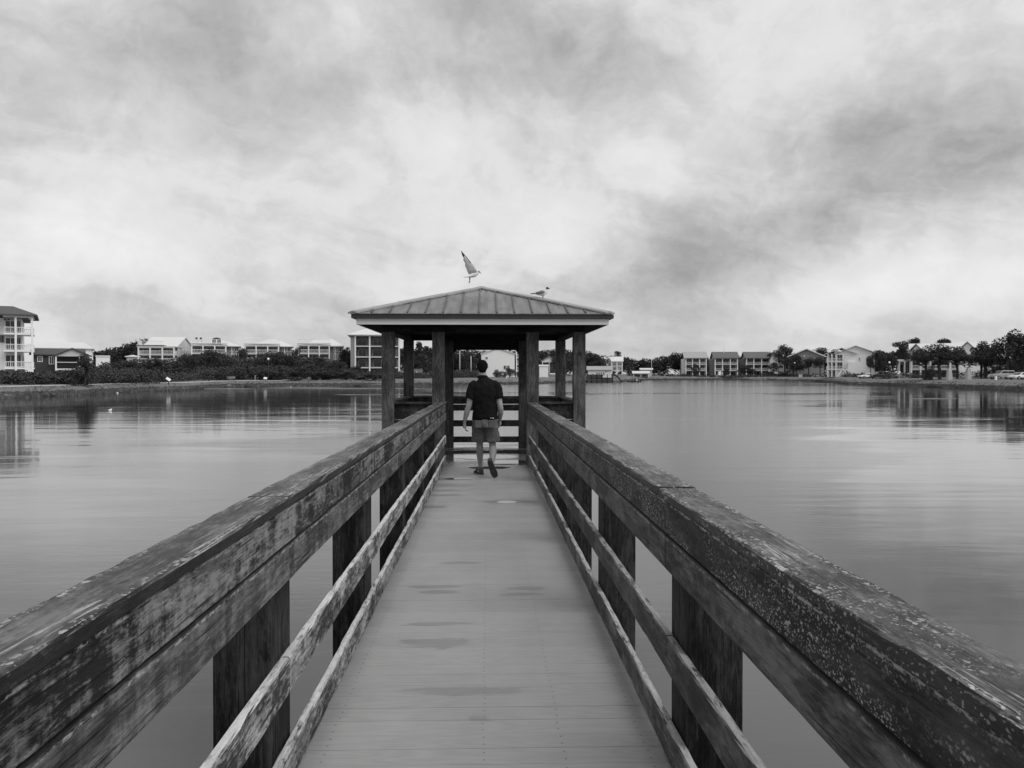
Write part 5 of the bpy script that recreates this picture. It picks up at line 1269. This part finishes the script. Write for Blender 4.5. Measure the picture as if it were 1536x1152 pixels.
def perched():
    p = at(814, 446, 15.34); z0 = 1.54 + 1.385
    X = p.x; tt = (AP.x, AP.y)
    # foot height: on top of the hip cap
    c = cs[1]; f = (X - AP.x) / (c.x - AP.x); z0 = AP.z + (c.z - AP.z) * f + .028; Yp = AP.y + (c.y - AP.y) * f
    r = empty('gull', (X, Yp, z0), 0, 'dark hooded gull standing on the right hip of the gazebo roof', 'gull')
    b = MB()   # local x = forward; 1 photo px ~ .0124 m
    b.tube([(-.115, 0, .083), (-.08, 0, .085), (-.03, 0, .088), (.02, 0, .098), (.055, 0, .120), (.072, 0, .150), (.078, 0, .172)], [(.020, .014), (.036, .026), (.046, .040), (.046, .046), (.034, .036), (.021, .024), (.019, .022)], 16)
    b.ball((.084, 0, .186), (.027, .022, .023), 14, 10)
    b.tube([(-.09, 0, .086), (-.17, 0, .086)], [(.028, .012), (.030, .005)], 10)
    fuse(b.build('body', M_GW, r, True), .0045, 2)
    h = MB(); h.ball((.086, 0, .189), (.029, .0245, .0245), 16, 12); h.build('hood', M_GD, r, True)
    h = MB(); h.tube([(.108, 0, .186), (.128, 0, .182), (.143, 0, .176)], [.008, .006, .002], 8); h.build('beak', M_GD, r, True)
    for s in (-1, 1):
        h = MB(); h.tube([(.035, s * .036, .118), (-.01, s * .050, .116), (-.07, s * .042, .103), (-.13, s * .024, .094)], [(.012, .018), (.013, .034), (.010, .026), (.007, .012)], 12); w_ = h.build('wing', M_GG, r, True)
        h = MB(); h.tube([(-.11, s * .026, .094), (-.17, s * .012, .091), (-.232, s * .004, .086)], [(.008, .012), (.007, .011), (.003, .004)], 8); h.build('wing_tip', M_GD, w_, True)
        h = MB(); h.tube([(-.005 + s * .008, s * .018, .065), (.006 + s * .008, s * .018, .035), (.0 + s * .008, s * .018, .003)], [.007, .0045, .0045], 8)
        for a in (-.5, 0, .5): h.tube([(s * .008, s * .018, .004), (s * .008 + .03 * math.cos(a), s * .018 + .03 * math.sin(a), .003)], [.004, .002], 6)
        h.build('leg', M_LEG, r, True)
    h = MB(); h.tube([(-.105, 0, .118), (-.135, 0, .134)], [(.014, .004), (.003, .002)], 6); h.build('raised_feather', M_GG, r, True)
perched()
def flying():
    Yg = 15.9; o_ = at(706, 409, Yg); s = Yg / F_PX / 7.68     # metres per zoomed photo unit
    r = empty('gull', o_, 0, 'white gull hovering with wings raised above the gazebo roof peak', 'gull')
    def q(zx, zy, y=0): # zoom coordinates -> local
        return ((660 + zx / 7.68 - 706) * Yg / F_PX, y, (409 - (370 + zy / 7.68)) * Yg / F_PX)
    b = MB()
    b.tube([q(318, 347), q(345, 345), q(375, 338), q(405, 326), q(428, 308), q(440, 296)], [(.016, .012), (.028, .018), (.040, .030), (.042, .034), (.030, .027), (.022, .020)], 16)
    b.ball(q(444, 291), (.025, .021, .021), 14, 10)
    b.tube([q(335, 346), q(300, 350), q(272, 354)], [(.022, .009), (.030, .005), (.034, .003)], 10)
    fuse(b.build('body', M_GW, r, True), .0045, 2)
    h = MB(); h.ball(q(446, 288), (.024, .0215, .018), 14, 10); h.build('hood', M_GG, r, True)
    h = MB(); h.tube([q(454, 295), q(466, 303), q(474, 313)], [.008, .006, .002], 8); h.build('beak', M_GD, r, True)
    def wing(lead, trail, sgn, lift, mats):
        # lead/trail: matching points from root to tip; cambered sheet with thickness, feather-notched trailing edge
        n = len(lead); top, bot = [], []; V = []; Fc = []; mi = []
        m_ = 6
        for i in range(n):
            y = sgn * lift[i]; A = Vector(q(*lead[i])); B = Vector(q(*trail[i]))
            for j in range(m_ + 1):
                f = j / m_; p = A.lerp(B, f); p.y = y + sgn * .018 * math.sin(math.pi * f)
                V.append(p + Vector((0, .0035, 0))); V.append(p - Vector((0, .0035, 0)))
        R = 2 * (m_ + 1)
        for i in range(n - 1):
            for j in range(m_):
                a = i * R + 2 * j
                for k_, fl in ((0, 0), (1, 1)):
                    fc = (a + k_, a + 2 + k_, a + R + 2 + k_, a + R + k_); Fc.append(fc if fl else fc[::-1]); mi.append(1 if (i >= n - 3 or (j == 0 and i > 2)) else 0)
            for j in (0, m_):
                a = i * R + 2 * j; Fc.append((a, a + 1, a + R + 1, a + R)); mi.append(1 if i >= n - 3 else 0)
        Fc.append(tuple(2 * j for j in range(m_ + 1)) + tuple(2 * j + 1 for j in reversed(range(m_ + 1))))
        a = (n - 1) * R; Fc.append(tuple(a + 2 * j for j in range(m_ + 1)) + tuple(a + 2 * j + 1 for j in reversed(range(m_ + 1)))); mi += [0, 1]
        me = bpy.data.meshes.new('wing'); me.from_pydata([tuple(v) for v in V], [], Fc); me.polygons.foreach_set('material_index', mi); me.update()
        bm = bmesh.new(); bm.from_mesh(me); bmesh.ops.recalc_face_normals(bm, faces=bm.faces); bm.to_mesh(me); bm.free()
        link_mesh('wing', me, mats, r, True)
    wing([(428, 292), (412, 258), (390, 224), (362, 198), (336, 168), (312, 136), (290, 112), (268, 88), (245, 62)],
         [(334, 324), (318, 296), (306, 262), (292, 234), (290, 200), (272, 172), (276, 144), (258, 116), (250, 80)], -1, [.03, .07, .11, .14, .165, .185, .2, .21, .215], [M_GW2, M_GD])
    wing([(430, 292), (424, 272), (412, 248), (402, 228), (392, 200)], [(392, 300), (390, 276), (382, 252), (380, 236), (390, 222)], 1, [.03, .12, .21, .27, .33], [M_GG, M_GD])
    for k_, dx in enumerate((-4, 3)):
        h = MB(); h.tube([q(344 + dx, 352, .012 * (2 * k_ - 1)), q(343 + dx, 385, .012 * (2 * k_ - 1)), q(341 + dx, 402, .012 * (2 * k_ - 1))], [.007, .005, .004], 8)
        h.tube([q(341 + dx, 400, .012 * (2 * k_ - 1)), q(337 + dx, 418, .012 * (2 * k_ - 1))], [.007, .003], 8); h.build('leg', M_LEG, r, True)
flying()
# ------------------------------------------------------------------ small things on the banks and the water
def base(px, Y, dz=0): X = at(px, 561, Y).x; return Vector((X, Y, gh(X, Y) + dz))
def lamp(px, ytop, Y, label, globe=True):
    p = base(px, Y); H = at(px, ytop, Y).z - p.z
    r = empty('street_lamp', p, 0, label, 'lamp', 'globe lamps around the lagoon' if globe else None)
    m = MB(); m.tube([(0, 0, -.1), (0, 0, .5), (0, 0, H - .55)], [.11, .06, .05], 8); m.build('pole', M_BLACK, r, True)
    m = MB()
    if globe: m.tube([(0, 0, H - .55), (0, 0, H - .45)], [.14, .12], 10, 1); m.ball((0, 0, H - .22), (.26, .26, .28), 12, 8); m.build('globe', [M_GLOBE, M_BLACK], r, True)
    else: m.tube([(0, 0, H - .5), (0, 0, H - .1), (0, 0, H)], [.12, .22, .05], 8); m.build('lantern', M_BLACK, r, True)
lamp(244.8, 547, 140, 'black lamp post with dark lantern beside the slanted information sign', False)
lamp(402.5, 537, 186, 'globe lamp rising out of the left thicket between two porch houses')
lamp(1206, 533.5, 342, 'globe lamp in front of the broad grey gabled house')
lamp(1192, 543.5, 340, 'lower globe lamp among the round headed trees by the picket fence')
lamp(1334, 542.5, 204, 'globe lamp before the three round headed trees on the right')
def sign(px, yc, Y, w, h, label, mat, tilt=0, name='information_sign'):
    p = base(px, Y); zc = at(px, yc, Y).z - p.z; r = empty(name, p, 0, label, 'sign')
    m = MB(); m.box(-w / 2, w / 2, -.03, .03, -h / 2, h / 2); o = m.build('panel', mat, r, loc=(0, 0, zc), rot=(-.5, tilt, 0))
    m = MB(); m.box(-.06, .06, .04, .14, -.1, zc - .05); m.build('post', M_BLACK, r)
sign(252.5, 568.7, 136, .75, .42, 'slanted white information sign beside the dark lantern post', M_GLOBE, .6)
sign(398, 567.3, 184, .75, .50, 'pale information board on the bank below the globe lamp in the thicket', M_GLOBE, .08)
sign(464.6, 567.6, 198, .8, .42, 'grey information board on the bank below the rightmost porch house', M_MIDG)
sign(566.5, 567.3, 202, .7, .45, 'small grey board just left of the gazebo corner post', M_PALE)
def bollard(px, yt, Y, label, mat=M_MIDG, w=.12):
    p = base(px, Y); H = at(px, yt, Y).z - p.z; m = MB(); m.tube([(0, 0, -.1), (0, 0, H - .05), (0, 0, H)], [w, w, w * .5], 8); o = m.build('marker_post', mat, None, loc=p); tag(o, label, 'post')
bollard(382.5, 563, 186, 'thin pale marker post left of the pale information board')
bollard(535.6, 563.5, 201, 'thin pale marker post below the tall four storey block')
bollard(759.5, 565, 222, 'short white marker post below the plain white gable wall', M_PALE, .2)
bollard(1494, 564.5, 158, 'small white bin beside the trunk left of the dark pickup', M_TRIM, .22)
# bench
p = base(346, 180); r = empty('bench', p, .05, 'low grey bench on the left bank under the rounded bushes', 'bench')
m = MB(); m.box(-.9, .9, -.2, .2, .42, .48); m.build('seat', M_MIDG, r); m = MB(); m.box(-.9, .9, .2, .25, .5, .9); m.build('backrest', M_MIDG, r)
for x in (-.7, .7): m = MB(); m.box(x - .04, x + .04, -.18, .22, -.05, .418); m.build('leg', M_BLACK, r)
# utility poles
def pole(px, yt, Y, label, w=.14, arm=True):
    p = base(px, Y); H = at(px, yt, Y).z - p.z; r = empty('utility_pole', p, 0, label, 'pole'); m = MB(); m.tube([(0, 0, -.1), (0, 0, H)], [w, w * .7], 8); m.build('shaft', M_PALE if arm != 2 else M_BLACK, r, True)
    if arm: m = MB(); m.box(-.9, .9, -.06, .06, H - .9, H - .75); m.build('crossarm', M_MIDG, r)
pole(689.7, 526, 236, 'pale utility pole left of the walking man head, the taller of two')
pole(706.5, 534, 236, 'shorter leaning pale pole just left of the walking man head', arm=False)
pole(977.3, 533, 352, 'tall thin pole standing before the woodland right of the small cottages', .12, 0)
pole(1085.7, 518, 400, 'thin antenna mast above the roof of the middle porch house', .12, 0)
# picket fence, wooden gate, dock
def fence(name, px0, px1, Y, h, label, mat, sp=.25, cat='fence'):
    a, b_ = base(px0, Y), base(px1, Y); r = empty(name, a, 0, label, cat); m = MB(); L = b_.x - a.x
    m.box(0, L, -.04, .04, h * .75, h * .82); m.box(0, L, -.04, .04, h * .25, h * .32)
    n = int(L / sp)
    for i in range(n + 1): m.box(i * sp - .08, i * sp + .08, -.07, -.042, .05, h)
    m.build('pickets', mat, r)
    for i in range(0, n + 1, 9): m = MB(); m.box(i * sp - .09, i * sp + .09, .05, .22, -.2, h + .1); m.build('post', mat, r)
fence('picket_fence', 1199, 1250, 334, 1.0, 'white picket fence between the grey gabled house and the white stairs', M_TRIM)
fence('wooden_gate', 620, 634, 220, 2.4, 'grey wooden gate on the bank seen between the left gazebo posts', M_MIDG, cat='gate')
a = on_z(880, 573.6, WATER); b_ = on_z(916, 573.4, WATER); Yd = (a.y + b_.y) / 2
r = empty('dock', (a.x, Yd - 2, WATER), 0, 'dark boarded dock with railing in front of the low white boathouse', 'dock')
L = b_.x - a.x; m = MB(); m.box(0, L, 0, 6, 1.25, 1.42); m.build('platform', M_PILE, r)
m = MB(); [m.box(i * .3, i * .3 + .27, -.06, -.01, -.2, 1.20) for i in range(int(L / .3))]; m.build('skirt', M_DARKS, r)
m = MB(); m.box(0, L * .62, .0, .08, 1.43, 2.5); m.build('screen', M_DARKS, r)
railing(r, L * .63, L, .05, 1.43, M_MIDG, 1.05, sp=.5)
for i in range(6): m = MB(); m.tube([(L * i / 5, -.12, -.6), (L * i / 5, -.12, 2.5)], [.12, .12], 8); m.build('pile', M_PILE, r, True)
a = on_z(919, 573.2, WATER + .05); Yd = a.y
r = empty('gangway', (a.x, Yd, WATER), 0, 'dark curved gangway sloping from the bank to the water right of the dock', 'gangway')
mt = Yd / F_PX; m = MB(); m.tube([(-.2 , 1.0, 11.5 * mt), (5.0 * mt, .8, 11 * mt), (9 * mt, .4, 7 * mt), (13 * mt, 0, 2 * mt), (15 * mt, 0, .2)], [.30, .32, .26, .26, .30], 8); m.build('ramp', M_BLACK, r, True)
m = MB(); m.box(-.6 * mt, -.1, .6, 1.4, -.5, 12 * mt); m.build('pier_leg', M_DARKS, r)
# boat and dock hut
a = on_z(941, 573.4, WATER); mt = a.y / F_PX
r = empty('boat', (a.x, a.y, WATER), 0, 'low flat moored boat with dark shelter right of the gangway', 'boat')
m = MB(); Lb = 23 * mt; m.add([(0, 0, .35), (Lb * .9, 0, .35), (Lb, .9, .45), (Lb * .9, 1.8, .35), (0, 1.8, .35), (.3, .2, -.1), (Lb * .86, .2, -.1), (Lb * .92, .9, -.1), (Lb * .86, 1.6, -.1), (.3, 1.6, -.1)],
      [(0, 1, 2, 3, 4), (9, 8, 7, 6, 5), (0, 5, 6, 1), (1, 6, 7, 2), (2, 7, 8, 3), (3, 8, 9, 4), (4, 9, 5, 0)]); m.build('hull', M_DARKS, r)
m = MB(); m.box(Lb * .62, Lb * .70, .5, 1.2, .36, 1.0); m.build('seat', M_TRIM, r)
m = MB(); m.tube([(Lb * .88, .9, .4), (Lb * 1.02, .9, .9), (Lb * 1.12, .9, .3)], [.14, .12, .08], 6); m.build('outboard_motor', M_BLACK, r, True)
m = MB(); m.box(Lb * .30, Lb * .74, .1, 1.7, 2.5, 2.65)
m.build('canopy', M_DARKS, r)
for x in (.32, .5, .72):
    m = MB(); m.box(Lb * x - .07, Lb * x + .07, .2, .34, .36, 2.5); m.build('canopy_post', M_BLACK, r)
# boat on the grass before the middle porch house
p = base(1086, 384); r = empty('boat', p, .1, 'white boat pulled up on the grass before the middle porch house', 'boat'); mt = 384 / F_PX; Lb = 22 * mt
m = MB(); m.add([(-Lb / 2, -1, .9), (Lb * .3, -1, .9), (Lb / 2, 0, 1.15), (Lb * .3, 1, .9), (-Lb / 2, 1, .9), (-Lb / 2, -.6, .25), (Lb * .2, -.6, .25), (Lb * .36, 0, .3), (Lb * .2, .6, .25), (-Lb / 2, .6, .25)],
      [(0, 1, 2, 3, 4), (9, 8, 7, 6, 5), (0, 5, 6, 1), (1, 6, 7, 2), (2, 7, 8, 3), (3, 8, 9, 4), (4, 9, 5, 0)]); m.build('hull', M_TRIM, r)
m = MB(); m.box(-Lb * .42, -Lb * .22, -.5, .5, .91, 2.5); m.build('cabin', M_TRIM, r, bevel=.1)
# flared pale pedestals with dark tops
for px, yt, lab, y0 in ((1424, 541, 'pale flared pedestal with dark curved top under the windswept oak', 555), (1452.5, 546, 'shorter pale flared pedestal with dark flat top and white band', 553)):
    Y = 172; p = base(px, Y, -.05); mt = Y / F_PX; H0 = at(px, y0, Y).z - p.z; H1 = at(px, yt, Y).z - p.z
    r = empty('pedestal', p, 0, lab, 'pedestal', None)
    m = MB(); w = 3.6 * mt; w1 = 2.6 * mt
    m.add([(-w, -w, 0), (w, -w, 0), (w, w, 0), (-w, w, 0), (-w1, -w1, H0), (w1, -w1, H0), (w1, w1, H0), (-w1, w1, H0)], [(3, 2, 1, 0), (4, 5, 6, 7), (0, 1, 5, 4), (1, 2, 6, 5), (2, 3, 7, 6), (3, 0, 4, 7)]); m.build('base', M_SHADE, r, bevel=.04)
    m = MB(); m.box(-w1 * .5, w1 * .5, -w1 * .5, w1 * .5, H0 + .002, H0 + .35); m.build('neck', M_PALE, r)
    m = MB()
    if yt < 544: m.tube([(-.35, 0, H0 + .35), (-.2, 0, H1 - .5), (.1, 0, H1 - .1), (.7, 0, H1 - .25), (1.0, 0, H1 - .5)], [.15, .18, .2, .2, .1], 8)
    else: m.box(-6 * mt, 6 * mt, -.25, .25, H1 - .7, H1 - .25); m.box(-5.4 * mt, 5.4 * mt, -.3, .3, H0 + .36, H1 - .705)
    m.build('top', M_BLACK if yt < 544 else M_DARKS, r)
    if yt > 544: m = MB(); m.box(-6 * mt, -1.5 * mt, -.34, -.305, H0 + .4, H0 + .62); m.box(2 * mt, 6.5 * mt, -.34, -.305, H0 + .4, H0 + .62); m.build('white_band', M_GLOBE, r)
# round white sign
p = base(1349, 196); r = empty('round_sign', p, 0, 'round white sign on a post right of the three round headed trees', 'sign'); zc = at(1349, 558.5, 196).z - p.z
m = MB(); m.tube([(0, -.03, zc), (0, .03, zc)], [.30, .30], 18); m.build('disc', M_GLOBE, r); m = MB(); m.box(-.05, .05, .031, .12, -.1, zc); m.build('post', M_PALE, r)
# cars
M_CARD = plain('dark_car_paint', .03, .25, .05, 2); M_CARW = plain('white_car_paint', .78, .3, .03, 2); M_TYRE = plain('tyre', .02, .8, .1, 10); M_RIM = plain('wheel_rim', .35, .4, .1, 10, .6); M_CARS = plain('silver_car_paint', .33, .3, .05, 2, .4)
def car(px, Y, L, label, mat, kind='suv', yaw=0.0, ztop=None, flip=1):
    p = base(px, Y, .02); r = empty('car', p, yaw, label, 'car', None); W2 = .92; H = {'suv': 1.8, 'sedan': 1.45}[kind]; hl = L / 2; s = flip
    body = {'suv': [(-hl, .45), (-hl, .95), (-hl + .15, 1.08), (-hl + 1.25, 1.15), (hl - .1, 1.12), (hl, .9), (hl, .45)], 'sedan': [(-hl, .40), (-hl, .72), (-hl + 1.3, .92), (hl - .8, .95), (hl, .85), (hl, .42)]}[kind]
    cab = {'suv': [(-hl + 1.15, 1.14), (-hl + 1.85, 1.76), (hl - .55, 1.78), (hl - .12, 1.13)], 'sedan': [(-hl + 1.15, .91), (-hl + 1.95, 1.40), (hl - 1.5, 1.42), (hl - .7, .94)]}[kind]
    m = MB(); m.prism([(x * s, z) for x, z in body], -W2, W2); m.build('body', mat, r, bevel=.07)
    m = MB(); m.prism([(x * s, z) for x, z in cab], -W2 + .12, W2 - .12); m.build('cabin', mat, r, bevel=.06)
    x0 = cab[0][0] + .35; x1 = cab[3][0] - .3; zt = cab[1][1] - .12; zb = cab[0][1] + .05; xm = (x0 + x1) / 2
    for a_, b2 in ((x0, xm - .05), (xm + .05, x1)):
        m = MB(); sh0 = .38 if a_ == x0 else 0; sh1 = .28 if b2 == x1 else 0; m.prism([(a_ * s, zb), ((a_ + sh0) * s, zt), ((b2 - sh1) * s, zt), (b2 * s, zb)], -W2 + .105, -W2 + .118); m.build('side_window', M_GLASS, r)
    m = MB(); c = cab; m.add([((c[0][0] + .02 - .02) * s, y, c[0][1] + .03) for y in (-.7, .7)] + [((c[1][0] - .03) * s, y, c[1][1] - .05) for y in (.6, -.6)] + [((c[0][0] - .03) * s, y, c[0][1] + .06) for y in (-.7, .7)] + [((c[1][0] - .07) * s, y, c[1][1] - .03) for y in (.6, -.6)],
                            [(0, 1, 2, 3), (7, 6, 5, 4), (0, 4, 5, 1), (1, 5, 6, 2), (2, 6, 7, 3), (3, 7, 4, 0)]); m.build('windscreen', M_GLASS, r)
    for xx in (-hl + .85, hl - .85):
        for yy in (-W2 + .02, W2 - .02):
            m = MB(); m.tube([(xx * s, yy - .11, .34), (xx * s, yy + .11, .34)], [.34, .34], 16); w_ = m.build('wheel', M_TYRE, r); m = MB(); m.tube([(xx * s, yy - .125, .34), (xx * s, yy + .125, .34)], [.2, .2], 12); m.build('rim', M_RIM, w_)
    for yy in (-.65, .65): m = MB(); m.box(min(-hl * s, (-hl - .02) * s), max(-hl * s, (-hl - .02) * s), yy - .16, yy + .16, .68, .82); m.build('headlight', M_GLOBE, r)
car(1504, 163, 4.9, 'dark off road car parked at the far right behind the white car', M_CARS, 'suv', .12)
car(1531, 156, 4.3, 'white car parked at the right edge under the large dark oak', M_CARW, 'sedan', .2)
car(1320, 208, 4.6, 'dark car parked behind the globe lamp on the right', M_CARD, 'suv', .0)
car(1338, 211, 4.4, 'silver car parked left of the round white sign', M_CARS, 'sedan', 0)
car(1300, 216, 4.2, 'white car half hidden beside the round headed trees', M_CARW, 'sedan', .1)
# birds on the water, muddy bars and dark bars standing in for reflections
def float_bird(px, py, label):
    p = on_z(px, py, WATER); s = .5; b = MB(); b.tube([(-.22 * s, 0, .10 * s), (-.1 * s, 0, .09 * s), (.08 * s, 0, .09 * s), (.16 * s, 0, .14 * s), (.19 * s, 0, .24 * s), (.22 * s, 0, .27 * s), (.30 * s, 0, .25 * s)], [(.02, .02), (.09, .07), (.10, .09), (.06, .06), (.035, .035), (.045, .045), (.01, .01)], 10)
    r = empty('floating_bird', p, 0, label, 'bird', 'white birds floating on the lagoon'); b.build('body', M_GLOBE, r, True)
float_bird(176, 590, 'white bird on the water near the left bank'); float_bird(165, 616.3, 'white bird on open water below the left bank')
float_bird(436, 580.6, 'white bird at the waterline left of the gazebo')
float_bird(1025, 572.2, 'left of two white birds on the water near the far bank'); float_bird(1031, 572.0, 'right of two white birds on the water near the far bank'); float_bird(994, 570.7, 'lone white bird by the far bank, nearer the small cottages')
M_MUD_REFL = plain('wet_mud_and_reflection', .03, .3, .3, .5)
def mud_dark(px, py, w, d, label):
    p = on_z(px, py, WATER); m = MB(); n = 22; ring_ = []
    for i in range(n):
        a = 2 * math.pi * i / n; q = 1 + .3 * mnoise.noise(Vector((math.cos(a) * 2 + px, math.sin(a) * 2, 0))); ring_.append((p.x + w * q * math.cos(a), p.y + d * q * math.sin(a), WATER - .03))
    m.add(ring_ + [(p.x + .6 * (x - p.x), p.y + .6 * (y_ - p.y), WATER + .05) for x, y_, z in ring_] + [(p.x, p.y, WATER + .07)], [(i, (i + 1) % n, (i + 1) % n + n, i + n) for i in range(n)] + [(i + n, (i + 1) % n + n, 2 * n) for i in range(n)])
    o = m.build('mud_and_reflection_bar', M_MUD_REFL, None, True); tag(o, kind='structure')
mud_dark(1063, 574.3, 1.4, 2.2, ''); mud_dark(1219, 593, 1.5, .8, ''); mud_dark(1400, 598, 3.0, .5, '')
mud_dark(520, 582.6, 17, 1.1, ''); mud_dark(600, 592, 10, .5, ''); mud_dark(455, 580.9, 9, 1.0, ''); mud_dark(870, 592.5, 3, .6, ''); mud_dark(310, 583.2, 9, .7, '')  # left bars are dark tree reflections on calm water, built as solid shapes
